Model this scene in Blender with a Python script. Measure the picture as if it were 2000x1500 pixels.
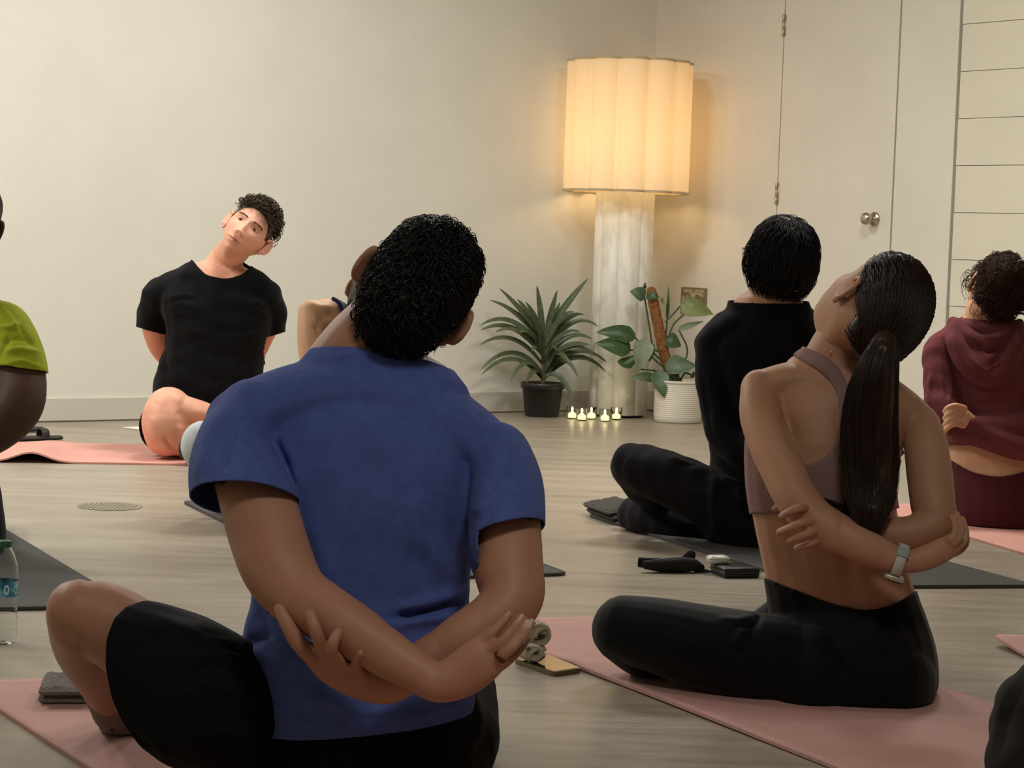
import bpy, bmesh, math, random
import numpy as np
from mathutils import Vector, Matrix, Quaternion

for o in list(bpy.data.objects): bpy.data.objects.remove(o, do_unlink=True)
scene = bpy.context.scene
COL = scene.collection
random.seed(7); rng = np.random.default_rng(11)

# ------------------------------------------------------------------ camera
FPX, CAMH, ROLL = 4200.0, 0.84, 0.035
PITCH = math.atan(271 / FPX)
_F = np.array([0, math.cos(PITCH), -math.sin(PITCH)])
_R0 = np.array([1.0, 0, 0]); _U0 = np.array([0, math.sin(PITCH), math.cos(PITCH)])
_R = _R0 * math.cos(ROLL) + _U0 * math.sin(ROLL)
_U = -_R0 * math.sin(ROLL) + _U0 * math.cos(ROLL)
EYE = np.array([0, 0, CAMH])
def ray(x, y): return _F + _R * ((x - 1000) / FPX) + _U * ((750 - y) / FPX)
def G(x, y, z=0.0):
    r = ray(x, y); return EYE + r * ((z - CAMH) / r[2])
def P(x, y, Y):
    r = ray(x, y); return EYE + r * (Y / r[1])
def SC(Y): return FPX / Y          # pixels per metre at distance Y
cam = bpy.data.cameras.new('camera'); cam.sensor_width = 36.0; cam.lens = FPX / 2000 * 36
cam.clip_start = 0.05; cam.clip_end = 100
camo = bpy.data.objects.new('camera', cam); COL.objects.link(camo)
camo.matrix_world = Matrix(((_R[0], _U[0], -_F[0], 0), (_R[1], _U[1], -_F[1], 0), (_R[2], _U[2], -_F[2], CAMH), (0, 0, 0, 1)))
scene.camera = camo

# ------------------------------------------------------------------ world, exposure, lights
w = bpy.data.worlds.new('world'); scene.world = w; w.use_nodes = True
w.node_tree.nodes['Background'].inputs[0].default_value = (1.0, 0.93, 0.82, 1)
w.node_tree.nodes['Background'].inputs[1].default_value = 0.05
vs = scene.view_settings
vs.view_transform = 'Standard'; vs.look = 'None'; vs.exposure = 0.13; vs.gamma = 1.0
vs.use_curve_mapping = False

CEIL = 3.0
LIGHTS = [  # x, y, size_x, size_y, watts  (recessed ceiling panels)
    (-3.4, 5.6, 0.6, 0.6, 48),
    (-3.0, 7.2, 0.6, 0.6, 56),
    (-0.6, 8.1, 0.6, 0.6, 42),
    (1.2, 7.1, 0.6, 0.6, 40),
    (0.4, 1.3, 0.6, 0.6, 25),  # added fill behind the camera, brightens the backs in the foreground
]
for (lx, ly, sx, sy, watt) in LIGHTS:
    L = bpy.data.lights.new('ceiling_panel_light', 'AREA'); L.shape = 'RECTANGLE'; L.size = sx; L.size_y = sy
    L.energy = watt; L.color = (1.0, 0.985, 0.95); L.spread = math.radians(178)
    lo = bpy.data.objects.new('ceiling_panel_light', L); COL.objects.link(lo)
    lo.location = (lx, ly, CEIL - 0.055)

# ------------------------------------------------------------------ materials
MATS = {}
def new_mat(name):
    m = bpy.data.materials.new(name); m.use_nodes = True
    nt = m.node_tree; b = nt.nodes['Principled BSDF']
    return m, nt, b
def coord(nt, kind='Object', scale=(1, 1, 1), rot=(0, 0, 0)):
    tc = nt.nodes.new('ShaderNodeTexCoord'); mp = nt.nodes.new('ShaderNodeMapping')
    mp.inputs['Scale'].default_value = scale; mp.inputs['Rotation'].default_value = rot
    nt.links.new(tc.outputs[kind], mp.inputs[0]); return mp.outputs[0]
def noise(nt, vec, scale, detail=4, rough=.55, dist=0):
    n = nt.nodes.new('ShaderNodeTexNoise'); n.inputs['Scale'].default_value = scale
    n.inputs['Detail'].default_value = detail; n.inputs['Roughness'].default_value = rough
    n.inputs['Distortion'].default_value = dist
    nt.links.new(vec, n.inputs['Vector']); return n.outputs['Fac']
def ramp(nt, fac, stops):
    r = nt.nodes.new('ShaderNodeValToRGB'); e = r.color_ramp.elements
    while len(e) < len(stops): e.new(0.5)
    for i, (p, c) in enumerate(stops):
        e[i].position = p; e[i].color = (*c, 1) if len(c) == 3 else c
    nt.links.new(fac, r.inputs[0]); return r.outputs[0]
def mixc(nt, fac, a, b, mode='MIX'):
    m = nt.nodes.new('ShaderNodeMix'); m.data_type = 'RGBA'; m.blend_type = mode
    for v, sock in ((fac, m.inputs[0]), (a, m.inputs[6]), (b, m.inputs[7])):
        if hasattr(v, 'is_linked') or hasattr(v, 'node'): nt.links.new(v, sock)
        elif isinstance(v, (int, float)): sock.default_value = v
        else: sock.default_value = (*v, 1)
    return m.outputs[2]
def bump(nt, b, h, strength=.2, dist=.01):
    n = nt.nodes.new('ShaderNodeBump'); n.inputs['Strength'].default_value = strength; n.inputs['Distance'].default_value = dist
    nt.links.new(h, n.inputs['Height']); nt.links.new(n.outputs[0], b.inputs['Normal'])
def lin(c):  # sRGB 0-255 -> linear
    return tuple(((v / 255) / 12.92 if v / 255 <= .04045 else ((v / 255 + .055) / 1.055) ** 2.4) for v in c)
def M(name, rgb, rough=.6, metal=0, vary=.12, vscale=8, bscale=0, bstr=.2, bdist=.004, spec=.5, sheen=0, scale=(1, 1, 1), kind='Object', detail=4):
    """plain procedural material: sRGB colour with noise variation and noise bump"""
    if name in MATS: return MATS[name]
    m, nt, b = new_mat(name); c = lin(rgb)
    v = coord(nt, kind, scale)
    f = noise(nt, v, vscale, detail)
    nt.links.new(ramp(nt, f, [(.25, tuple(x * (1 - vary) for x in c)), (.75, tuple(min(1, x * (1 + vary)) for x in c))]), b.inputs['Base Color'])
    b.inputs['Roughness'].default_value = rough; b.inputs['Metallic'].default_value = metal
    b.inputs['Specular IOR Level'].default_value = spec
    if sheen: b.inputs['Sheen Weight'].default_value = sheen; b.inputs['Sheen Roughness'].default_value = .5
    if bscale: bump(nt, b, noise(nt, v, bscale, 5), bstr, bdist)
    MATS[name] = m; return m

# ------------------------------------------------------------------ object helpers
def mesh_obj(name, verts, faces, mat=None, parent=None, smooth=True, label=None, cat=None, group=None, kind=None):
    me = bpy.data.meshes.new(name)
    me.from_pydata([tuple(map(float, v)) for v in verts], [], [tuple(int(i) for i in fc) for fc in faces])
    if smooth: me.polygons.foreach_set('use_smooth', np.ones(len(me.polygons), bool))
    me.update()
    o = bpy.data.objects.new(name, me); COL.objects.link(o)
    if mat: me.materials.append(mat)
    if parent is not None:
        o.parent = parent; o.matrix_parent_inverse = Matrix.Translation(parent.location).inverted()
    tag(o, label, cat, group, kind); return o
def tag(o, label=None, cat=None, group=None, kind=None):
    if label: o['label'] = label
    if cat: o['category'] = cat
    if group: o['group'] = group
    if kind: o['kind'] = kind
    return o
def empty(name, loc, label=None, cat=None, group=None):
    o = bpy.data.objects.new(name, None); COL.objects.link(o); o.location = tuple(map(float, loc)); o.empty_display_size = .1
    tag(o, label, cat, group); return o
class MB:
    def __init__(s): s.v = []; s.f = []
    def add(s, v, f):
        k = len(s.v); s.v += [tuple(map(float, x)) for x in v]; s.f += [tuple(int(i) + k for i in q) for q in f]; return s
    def box(s, c, d, R=None, bev=0):
        x, y, z = [q / 2 for q in d]
        if bev:
            bm = bmesh.new(); bmesh.ops.create_cube(bm, size=1)
            bmesh.ops.scale(bm, vec=d, verts=bm.verts)
            bmesh.ops.bevel(bm, geom=list(bm.edges), offset=bev, segments=2, profile=.5, affect='EDGES')
            bm.verts.index_update()
            v = [np.array(q.co) for q in bm.verts]; f = [[q.index for q in fc.verts] for fc in bm.faces]; bm.free()
        else:
            v = [np.array(q) for q in [(-x, -y, -z), (x, -y, -z), (x, y, -z), (-x, y, -z), (-x, -y, z), (x, -y, z), (x, y, z), (-x, y, z)]]
            f = [(0, 3, 2, 1), (4, 5, 6, 7), (0, 1, 5, 4), (1, 2, 6, 5), (2, 3, 7, 6), (3, 0, 4, 7)]
        Rm = np.eye(3) if R is None else np.array(R)
        return s.add([Rm @ q + np.array(c) for q in v], f)
    def lathe(s, prof, c=(0, 0, 0), n=32, R=None, rfun=None, closed=True):
        k = []; Rm = np.eye(3) if R is None else np.array(R)
        for (r, z) in prof:
            for i in range(n):
                a = 2 * math.pi * i / n; rr = r * (rfun(a) if rfun else 1)
                k.append(Rm @ np.array([rr * math.cos(a), rr * math.sin(a), z]) + np.array(c))
        f = []
        for j in range(len(prof) - 1):
            for i in range(n):
                i2 = (i + 1) % n; f.append((j * n + i, j * n + i2, (j + 1) * n + i2, (j + 1) * n + i))
        if closed:
            f.append(tuple(range(n - 1, -1, -1))); f.append(tuple((len(prof) - 1) * n + i for i in range(n)))
        return s.add(k, f)
    def build(s, name, mat=None, parent=None, **kw): return mesh_obj(name, s.v, s.f, mat, parent, **kw)
def unit(v): v = np.asarray(v, float); n = np.linalg.norm(v); return v / n if n > 1e-9 else v
def catmull(pts, k):
    pts = np.asarray(pts, float)
    if len(pts) < 3 or k < 2: 
        if k < 2: return pts
        t = np.linspace(0, 1, k * (len(pts) - 1) + 1) * (len(pts) - 1)
        i = np.minimum(t.astype(int), len(pts) - 2); u = (t - i)[:, None]
        return pts[i] * (1 - u) + pts[i + 1] * u
    p = np.vstack([2 * pts[0] - pts[1], pts, 2 * pts[-1] - pts[-2]]); out = []
    for i in range(1, len(p) - 2):
        for j in range(k):
            t = j / k; a, b, c, d = p[i - 1], p[i], p[i + 1], p[i + 2]
            out.append(.5 * (2 * b + (c - a) * t + (2 * a - 5 * b + 4 * c - d) * t * t + (3 * b - a - 3 * c + d) * t ** 3))
    out.append(pts[-1]); return np.array(out)
def rotz(a): c, s = math.cos(a), math.sin(a); return np.array([[c, -s, 0], [s, c, 0], [0, 0, 1]])
def sweep(st, n=16, sub=4, ref=None, exp=2.0, cap=(1, 1), capk=4, twist=0):
    """closed tube. st rows: x,y,z,a,b  a = half width across the viewer's line, b = half depth along ref (default: away from the viewer)"""
    st = catmull(st, sub); c = st[:, :3]; a = np.maximum(st[:, 3], 1e-4); b = np.maximum(st[:, 4], 1e-4)
    T = np.gradient(c, axis=0); T = np.array([unit(t) for t in T])
    rings = []; 
    def frame(i):
        t = T[i]; d = unit(c[i] - EYE) if ref is None else np.asarray(ref, float)
        d = d - t * np.dot(d, t)
        if np.linalg.norm(d) < .12: d = np.array([0, 0, 1.]) - t * t[2]
        d = unit(d); s = np.cross(t, d); return t, d, s
    th = np.arange(n) * 2 * math.pi / n + twist
    cs, sn = np.cos(th), np.sin(th)
    cs = np.sign(cs) * np.abs(cs) ** (2 / exp); sn = np.sign(sn) * np.abs(sn) ** (2 / exp)
    def ring(i, k, off):
        t, d, s = frame(i); o = c[i] + t * off
        return o + np.outer(cs * a[i] * k, s) + np.outer(sn * b[i] * k, d)
    m = len(c)
    if cap[0]:
        h = min(a[0], b[0]) * cap[0]
        for q in range(capk): ang = (1 - (q + .35) / (capk + .35)) * math.pi / 2; rings.append(ring(0, math.cos(ang), -h * math.sin(ang)))
    for i in range(m): rings.append(ring(i, 1, 0))
    if cap[1]:
        h = min(a[-1], b[-1]) * cap[1]
        for q in range(capk): ang = ((q + 1) / (capk + .35)) * math.pi / 2; rings.append(ring(m - 1, math.cos(ang), h * math.sin(ang)))
    v = np.vstack(rings); f = []
    for j in range(len(rings) - 1):
        for i in range(n): i2 = (i + 1) % n; f.append((j * n + i, j * n + i2, (j + 1) * n + i2, (j + 1) * n + i))
    f.append(tuple(range(n - 1, -1, -1))); f.append(tuple((len(rings) - 1) * n + i for i in range(n)))
    return v, f
# ------------------------------------------------------------------ the room
A_W = math.radians(36)
UW = np.array([math.cos(A_W), math.sin(A_W), 0]); VW = np.array([math.sin(A_W), -math.cos(A_W), 0])
CW = np.array([0.686, 11.298, 0]); UP = np.array([0, 0, 1.0])
LA, LB = 9.5, 12.5      # lengths of the left and right walls
def RP(a, b, z): return CW - UW * a + VW * b + UP * z
RROOM = np.column_stack([-UW, VW, UP])      # local (a,b,z) -> world
def wall_b(px, py):     # where a pixel ray meets the right wall (distance from the corner)
    n = UW; r = ray(px, py); t = np.dot(CW - EYE, n) / np.dot(r, n); p = EYE + r * t
    return float(np.dot(p - CW, VW)), float(p[2])
def rbox(mb, a0, a1, b0, b1, z0, z1, bev=0):
    c = RP((a0 + a1) / 2, (b0 + b1) / 2, (z0 + z1) / 2)
    # -UW,VW,UP is left handed; flip a so the box keeps its winding
    return mb.box(c, (abs(a1 - a0), abs(b1 - b0), abs(z1 - z0)), np.column_stack([UW, VW * -1, UP]), bev)
STRUCT = dict(kind='structure', smooth=False)

def wall_paint(name, rgb, bs=120, bstr=.10):
    m, nt, b = new_mat(name); c = lin(rgb); v = coord(nt)
    f = noise(nt, v, 3, 4); 
    nt.links.new(ramp(nt, f, [(.3, tuple(x * .97 for x in c)), (.7, tuple(min(1, x * 1.03) for x in c))]), b.inputs['Base Color'])
    b.inputs['Roughness'].default_value = .62; b.inputs['Specular IOR Level'].default_value = .3
    bump(nt, b, noise(nt, v, bs, 4), bstr, .004); return m
M_WALL = wall_paint('wall_paint', (228, 226, 214))
M_WALLR = wall_paint('wall_paint_side', (226, 220, 206))
M_PLANK = wall_paint('plank_paint', (226, 220, 200), 60, .22)
M_BASE = wall_paint('baseboard_paint', (208, 204, 190), 40, .05)
M_CEIL = wall_paint('ceiling_paint', (196, 190, 176))
M_GAP = M('gap_dark', (92, 80, 62), .9)

def floor_mat():
    m, nt, b = new_mat('floor_vinyl')
    v1 = coord(nt, 'Object', (1.1, 6.5, 1), (0, 0, math.radians(-3)))
    v2 = coord(nt, 'Object', (3.0, 26, 1), (0, 0, math.radians(4)))
    v3 = coord(nt, 'Object', (.7, .9, 1))
    n1 = noise(nt, v1, 1.3, 7, .62, .9); n2 = noise(nt, v2, 1.6, 6, .65, .8); n3 = noise(nt, v3, 1.1, 3)
    c1 = ramp(nt, n1, [(.25, lin((146, 136, 120))), (.5, lin((166, 155, 138))), (.75, lin((184, 172, 152)))])
    c2 = ramp(nt, n2, [(.36, (.66, .64, .60)), (.56, (1, 1, 1))])
    c3 = ramp(nt, n3, [(.3, (.86, .86, .87)), (.7, (1.06, 1.05, 1.03))])
    v4 = coord(nt, 'Object', (5, 55, 1), (0, 0, math.radians(2))); n4 = noise(nt, v4, 2.0, 5, .7, .5)
    c = mixc(nt, .26, c1, c2, 'MULTIPLY'); c = mixc(nt, .30, c, ramp(nt, n4, [(.36, (.62, .60, .56)), (.52, (1, 1, 1)), (.7, (1.05, 1.04, 1.02))]), 'MULTIPLY'); c = mixc(nt, 1.0, c, c3, 'MULTIPLY')
    nt.links.new(c, b.inputs['Base Color'])
    rr = ramp(nt, n2, [(.3, (.30, .30, .30)), (.7, (.40, .40, .40))]); nt.links.new(rr, b.inputs['Roughness'])
    b.inputs['Specular IOR Level'].default_value = .35
    bump(nt, b, n2, .10, .002); return m
M_FLOOR = floor_mat()
mb = MB(); c4 = [RP(-.1, -.1, 0), RP(LA, -.1, 0), RP(LA, LB, 0), RP(-.1, LB, 0)]
mb.add([c4[0], c4[1], c4[2], c4[3]] + [q - UP * .08 for q in c4], [(0, 1, 2, 3), (7, 6, 5, 4), (0, 4, 5, 1), (1, 5, 6, 2), (2, 6, 7, 3), (3, 7, 4, 0)])
mb.build('floor', M_FLOOR, label='grey beige wood look floor of the studio', **STRUCT)
mb = MB(); rbox(mb, -.1, LA, -.1, LB, CEIL, CEIL + .08); mb.build('ceiling', M_CEIL, label='pale painted studio ceiling', **STRUCT)
mb = MB(); rbox(mb, -.1, LA, -.1, 0, 0, CEIL); mb.build('wall_left', M_WALL, label='plain off white wall behind the instructor', **STRUCT)
mb = MB(); rbox(mb, LA, LA + .1, -.1, LB, 0, CEIL); mb.build('wall_side', M_WALL, label='plain off white side wall', **STRUCT)
mb = MB(); rbox(mb, -.1, LA, LB, LB + .1, 0, CEIL); mb.build('wall_back', M_WALL, label='plain off white wall at the back', **STRUCT)
mb = MB(); rbox(mb, .0, LA, 0, .012, .006, .105, .002); mb.build('baseboard_left', M_BASE, label='low flat baseboard along the left wall', **STRUCT)
# right wall: dark cavity behind, then painted pieces on it
hb = wall_b(1516, 433)[0]; kb = wall_b(1740, 433)[0]; jb = wall_b(1749, 433)[0]; pb = wall_b(1859, 433)[0]
DOORT = 2.32
mb = MB(); rbox(mb, -.16, -.05, -.1, LB, 0, CEIL)
wr = mb.build('wall_right', M_GAP, label='painted wall with a flush door and horizontal planks', **STRUCT)
mb = MB(); rbox(mb, -.05, 0, 0, hb - .004, 0, CEIL); rbox(mb, -.05, 0, hb - .004, jb, DOORT + .006, CEIL)
mb.build('plaster_panel', M_WALLR, wr, smooth=False)
mb = MB(); rbox(mb, -.05, -.004, kb + .005, jb - .004, 0, DOORT + .006, .001); mb.build('door_jamb', M_WALLR, wr, smooth=False)
mb = MB(); rbox(mb, -.05, .004, jb, pb - .007, 0, CEIL, .002); mb.build('casing_board', M_WALLR, wr, smooth=False)
zz0, n = wall_b(1862, 323.8)[1], 0
PH = .2075; z = zz0 - PH * 8
while z < CEIL:
    z0, z1 = max(z, 0), min(z + PH, CEIL)
    if z1 - z0 > .02:
        mb = MB(); rbox(mb, -.05, -.004 + .0012 * math.sin(n * 2.3), pb + .005, LB, z0 + .0012, z1 - .0012, .0010)
        mb.build('plank', M_PLANK, wr, smooth=False); n += 1
    z += PH
mb = MB(); rbox(mb, 0, .012, 0.012, hb - .03, .006, .105, .002); mb.build('baseboard_right', M_BASE, label='short baseboard between the corner and the door', **STRUCT)
mb = MB(); rbox(mb, -.045, 0, hb + .002, kb - .002, .008, DOORT, .0015)
door = mb.build('door_1', M_WALLR, label='flush painted door with a round metal knob', **STRUCT)
M_NICKEL = M('brushed_nickel', (188, 178, 158), .28, 1.0, .05)
M_HINGE = M('painted_hinge', (186, 172, 138), .4, .6, .06)
for (hx, hy) in ((1530, 50), (1515, 378), (1502, 705)):
    b_, z_ = wall_b(hx, hy); mb = MB()
    c = RP(.006, hb - .001, z_)
    for k in range(3): mb.lathe([(.0065, -.017), (.0072, -.016), (.0072, .016), (.0065, .017)], c + UP * (k - 1) * .036, 12)
    rbox(mb, -.001, .003, hb - .012, hb + .012, z_ - .05, z_ + .05)
    mb.build('hinge', M_HINGE, door)
b_, z_ = wall_b(1712, 428)
RK = np.column_stack([UP, VW, -UW])   # lathe axis pointing into the room
mb = MB(); mb.lathe([(.033, 0), (.033, .004), (.029, .008), (.014, .010), (.012, .03), (.018, .036), (.027, .044), (.0295, .055), (.027, .066), (.018, .073), (.008, .075)], RP(0, b_ - .012, z_), 28, RK)
mb.build('door_handle', M_NICKEL, door)
# square patterned picture tile on the wall beside the plant
b0, z0 = wall_b(1332, 600); b1, z1 = wall_b(1382, 563)
def tile_mat():
    m, nt, b = new_mat('picture_print'); v = coord(nt, 'Object', (1, 1, 1))
    n = noise(nt, v, 26, 3, .5, 1.0)
    nt.links.new(ramp(nt, n, [(.40, lin((112, 98, 72))), (.5, lin((138, 124, 98))), (.56, lin((206, 188, 152))), (.66, lin((96, 100, 70)))]), b.inputs['Base Color'])
    b.inputs['Roughness'].default_value = .4; return m
pt = empty('picture_tile', RP(.01, (b0 + b1) / 2, z0), 'small square printed picture on the wall behind the climbing plant', 'picture')
mb = MB(); rbox(mb, 0.0005, .012, b0, b1, z0 - .03, z1, .002); mb.build('board', M('picture_edge', (128, 112, 84), .5), pt, smooth=False)
mb = MB(); rbox(mb, .0121, .0135, b0 + .012, b1 - .012, z0 - .02, z1 - .01); mb.build('print', tile_mat(), pt, smooth=False)
# ceiling panels that hold the lamps, the added fill behind the camera included
M_EMIT, nt, b = new_mat('panel_diffuser'); b.inputs['Emission Color'].default_value = (1, .92, .78, 1); b.inputs['Emission Strength'].default_value = 1.5
nt.links.new(ramp(nt, noise(nt, coord(nt), 40), [(0, (.8, .8, .78)), (1, (.86, .86, .84))]), b.inputs['Base Color'])
M_WHITE = M('white_metal', (228, 226, 220), .4, 0, .03)
for (lx, ly, sx, sy, watt) in LIGHTS:
    e = empty('ceiling_light', (lx, ly, CEIL - .05), 'unseen square white recessed ceiling light panel', 'ceiling light', 'ceiling light panels')
    mb = MB(); 
    for (dx, dy, wx, wy) in ((0, sy / 2 + .02, sx + .08, .04), (0, -sy / 2 - .02, sx + .08, .04), (sx / 2 + .02, 0, .04, sy), (-sx / 2 - .02, 0, .04, sy)):
        mb.box((lx + dx, ly + dy, CEIL - .026), (wx, wy, .05))
    mb.build('frame', M_WHITE, e, smooth=False)
    MB().box((lx, ly, CEIL - .03), (sx, sy, .02)).build('diffuser', M_EMIT, e, smooth=False)
# ------------------------------------------------------------------ yoga mats
def mat_foam(name, rgb, rib=False):
    m, nt, b = new_mat(name); c = lin(rgb); v = coord(nt)
    f = noise(nt, v, 5, 4); f2 = noise(nt, v, 260, 3)
    nt.links.new(ramp(nt, f, [(.3, tuple(x * .93 for x in c)), (.7, tuple(min(1, x * 1.06) for x in c))]), b.inputs['Base Color'])
    b.inputs['Roughness'].default_value = .72; b.inputs['Specular IOR Level'].default_value = .3
    bump(nt, b, f2, .35, .003); return m
M_PINK = mat_foam('mat_foam_pink', (214, 156, 142)); M_DARK = mat_foam('mat_foam_charcoal', (74, 72, 70))
M_PINKR = mat_foam('mat_foam_rose', (198, 152, 143))
def yoga_mat(FL, FR, NR, NL, mat, label, th=.006, wave=None, nu=26, nv=80, group=None, name='yoga_mat'):
    """FL..NL ground corners; wave(u,v) lift in metres; u across, v from far to near"""
    q = [np.array([*p[:2], 0.0]) for p in (FL, FR, NR, NL)]; v = []; f = []
    cr = .035
    for j in range(nv + 1):
        for i in range(nu + 1):
            u, t = i / nu, j / nv
            p = (q[0] * (1 - u) + q[1] * u) * (1 - t) + (q[3] * (1 - u) + q[2] * u) * t
            L = np.linalg.norm(q[3] - q[0]); Wd = np.linalg.norm(q[1] - q[0])
            # rounded corners: pull in the corner points
            du, dv = min(u, 1 - u) * Wd, min(t, 1 - t) * L
            if du < cr and dv < cr:
                d = math.hypot(cr - du, cr - dv)
                if d > cr:
                    k = (d - cr) / d
                    p = p + unit(q[1] - q[0]) * (cr - du) * k * (1 if u < .5 else -1) + unit(q[3] - q[0]) * (cr - dv) * k * (1 if t < .5 else -1)
            z = wave(u, t) if wave else 0
            v.append((p[0], p[1], z + .0008))
    n = len(v); W = nu + 1
    v += [(a, b_, z + th) for (a, b_, z) in v]
    for j in range(nv):
        for i in range(nu):
            a = j * W + i; f.append((a, a + 1, a + W + 1, a + W)); f.append((n + a, n + a + W, n + a + W + 1, n + a + 1))
    loop = [i for i in range(W)] + [j * W + nu for j in range(1, nv + 1)] + [nv * W + i for i in range(nu - 1, -1, -1)] + [j * W for j in range(nv - 1, 0, -1)]
    for k in range(len(loop)):
        a, b_ = loop[k], loop[(k + 1) % len(loop)]; f.append((a, n + a, n + b_, b_))
    o = mesh_obj(name, v, f, mat, label=label, cat='yoga mat')
    # hard outer edge
    me = o.data
    me.polygons.foreach_set('use_smooth', np.array([i < 2 * nu * nv for i in range(len(me.polygons))]))
    return o
def hump(x, c, w_): return math.exp(-((x - c) / w_) ** 2)
def g2(x, y): return G(x, y)[:2]
# instructor's pink mat, curled at its left end (u runs far->near here)
na, nb_ = g2(104, 905.5), g2(379, 909.8); fa, fb = g2(70, 867), g2(284, 873)
dn = unit(nb_ - na)
NLa = na - dn * .245; NRa = na + dn * 1.5; FLa = fa - dn * .1; FRa = FLa + (NRa - NLa)
yoga_mat(NLa, FLa, FRa, NRa, M_PINK, 'salmon pink yoga mat under the black t-shirt, one end lifted in a wave',
         wave=lambda u, t: .034 * hump(t, .095, .045) * (1 - .75 * u), nv=140)
yoga_mat((-1.0, 3.9), (-.43, 4.09), (.48, 2.6), (-.09, 2.4), M_PINKR, 'dusty pink yoga mat under the person in the blue t-shirt',
         wave=None)
yoga_mat((-.1, 4.73), (.46, 4.92), (1.235, 3.47), (.697, 3.19), M_PINKR, 'dusty pink yoga mat under the person in the sports bra',
         wave=lambda u, t: .003 * hump(u, 0, .10) * hump(t, .52, .28))
yoga_mat((1.07, 4.69), (1.65, 4.85), (2.07, 3.16), (1.5, 3.0), M_PINKR, 'dusty pink yoga mat lying flat with an empty lifted corner',
         wave=lambda u, t: .016 * hump(u, 0, .3) * hump(t, 0, .08))
yoga_mat((1.19, 7.25), (1.75, 7.45), (2.17, 5.9), (1.62, 5.7), M_PINK, 'pink yoga mat under the person in the maroon hoodie')
yoga_mat((-2.14, 6.15), (-1.59, 6.33), (-.83, 4.765), (-1.38, 4.58), M_DARK, 'charcoal yoga mat beside the water bottle', th=.007)
yoga_mat((-1.02, 6.688), (-.456, 6.92), (.165, 5.466), (-.4, 5.23), M_DARK, 'charcoal yoga mat under the person in the blue tank top', th=.007)
yoga_mat((.247, 6.71), (.82, 6.9), (1.38, 5.535), (.79, 5.39), M_DARK, 'charcoal yoga mat under the person in the black sweatshirt', th=.008)

# ------------------------------------------------------------------ floor lamp
LX, LY = .535, 10.80
def scal(n, d, ph=0): return lambda a: 1 - d + d * math.sqrt(abs(math.cos(n * (a - ph) / 2)))
def marble():
    m, nt, b = new_mat('marble'); v = coord(nt, 'Object', (1, 1, .55)); w_ = noise(nt, v, 3.2, 6, .6, 1.4)
    w2 = noise(nt, v, 9, 4, .6, 2)
    nt.links.new(mixc(nt, .55, ramp(nt, w_, [(.38, lin((240, 238, 228))), (.49, lin((206, 203, 190))), (.54, lin((236, 233, 222))), (.75, lin((222, 219, 207)))]),
                 ramp(nt, w2, [(.3, lin((218, 214, 200))), (.7, lin((242, 239, 228)))])), b.inputs['Base Color'])
    b.inputs['Roughness'].default_value = .4; return m
lamp = empty('floor_lamp', (LX, LY, 0), 'tall floor lamp with a scalloped fabric shade on a fluted marble column', 'floor lamp')
ztop = P(1230, 122, LY)[2]; zsb = P(1228, 375, LY)[2]
mb = MB(); mb.lathe([(.140, 0.012), (.150, .016), (.150, zsb + .02), (.13, zsb + .025)], (LX, LY, 0), 160, rfun=scal(8, .11, math.radians(12)))
mb.build('column', marble(), lamp)
MB().lathe([(.125, 0), (.125, .012)], (LX, LY, 0), 40).build('foot', M('black_rubber', (20, 19, 18), .7), lamp)
def linen():
    m, nt, b = new_mat('shade_linen')
    out = nt.nodes['Material Output']; tr = nt.nodes.new('ShaderNodeBsdfTranslucent'); df = nt.nodes.new('ShaderNodeBsdfDiffuse'); mx = nt.nodes.new('ShaderNodeMixShader')
    v1 = coord(nt, 'Object', (60, 60, 900)); v2 = coord(nt, 'Object', (900, 900, 40))
    c = mixc(nt, .5, ramp(nt, noise(nt, v1, 1, 3), [(.3, lin((238, 222, 194))), (.7, lin((250, 240, 218)))]), ramp(nt, noise(nt, v2, 1, 3), [(.3, lin((236, 220, 192))), (.7, lin((252, 242, 222)))]))
    nt.links.new(c, tr.inputs[0]); nt.links.new(c, df.inputs[0]); mx.inputs[0].default_value = .42
    nt.links.new(df.outputs[0], mx.inputs[1]); nt.links.new(tr.outputs[0], mx.inputs[2]); nt.links.new(mx.outputs[0], out.inputs[0])
    nt.nodes.remove(b); return m
M_LINEN = linen()
RS = .314; sf = scal(12, .15, math.radians(1)); nL = 240
mb = MB(); mb.lathe([(RS, zsb), (RS, ztop)], (LX, LY, 0), nL, rfun=sf, closed=False)
sh = mb.build('lamp_shade', M_LINEN, lamp)
MB().lathe([(RS * .97, ztop - .012), (RS * .97, ztop - .009), (.02, ztop - .009)], (LX, LY, 0), nL, rfun=sf).build('top_diffuser', M_LINEN, sh)
for zc in (zsb, ztop):
    mb = MB(); mb.lathe([(RS + .003, zc - .006), (RS + .0035, zc), (RS + .003, zc + .006), (RS - .003, zc + .006), (RS - .003, zc - .006), (RS + .003, zc - .006)], (LX, LY, 0), nL, rfun=sf, closed=False); mb.build('trim', M('shade_trim', (196, 176, 138), .8), sh)
mb = MB()
for k in range(3): a = k * 2.094; mb.add(*sweep([(LX, LY, ztop - .05, .004, .004), (LX + math.cos(a) * .28, LY + math.sin(a) * .28, ztop - .03, .004, .004)], 6, 2, ref=(0, 0, 1)))
mb.build('spider', M_NICKEL, sh)
MB().lathe([(.012, zsb + .02), (.012, zsb + .10)], (LX, LY, 0), 16).build('socket_rod', M_NICKEL, lamp)
mb = MB(); mb.lathe([(.014, 0), (.03, .03), (.034, .055), (.028, .082), (.01, .094)], (LX, LY, zsb + .10), 20)
me_, nt, b = new_mat('bulb_glow'); b.inputs['Emission Color'].default_value = (1, .72, .38, 1); b.inputs['Emission Strength'].default_value = 12
nt.links.new(ramp(nt, noise(nt, coord(nt), 3), [(0, (.9, .85, .7)), (1, (1, .95, .8))]), b.inputs['Base Color'])
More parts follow.
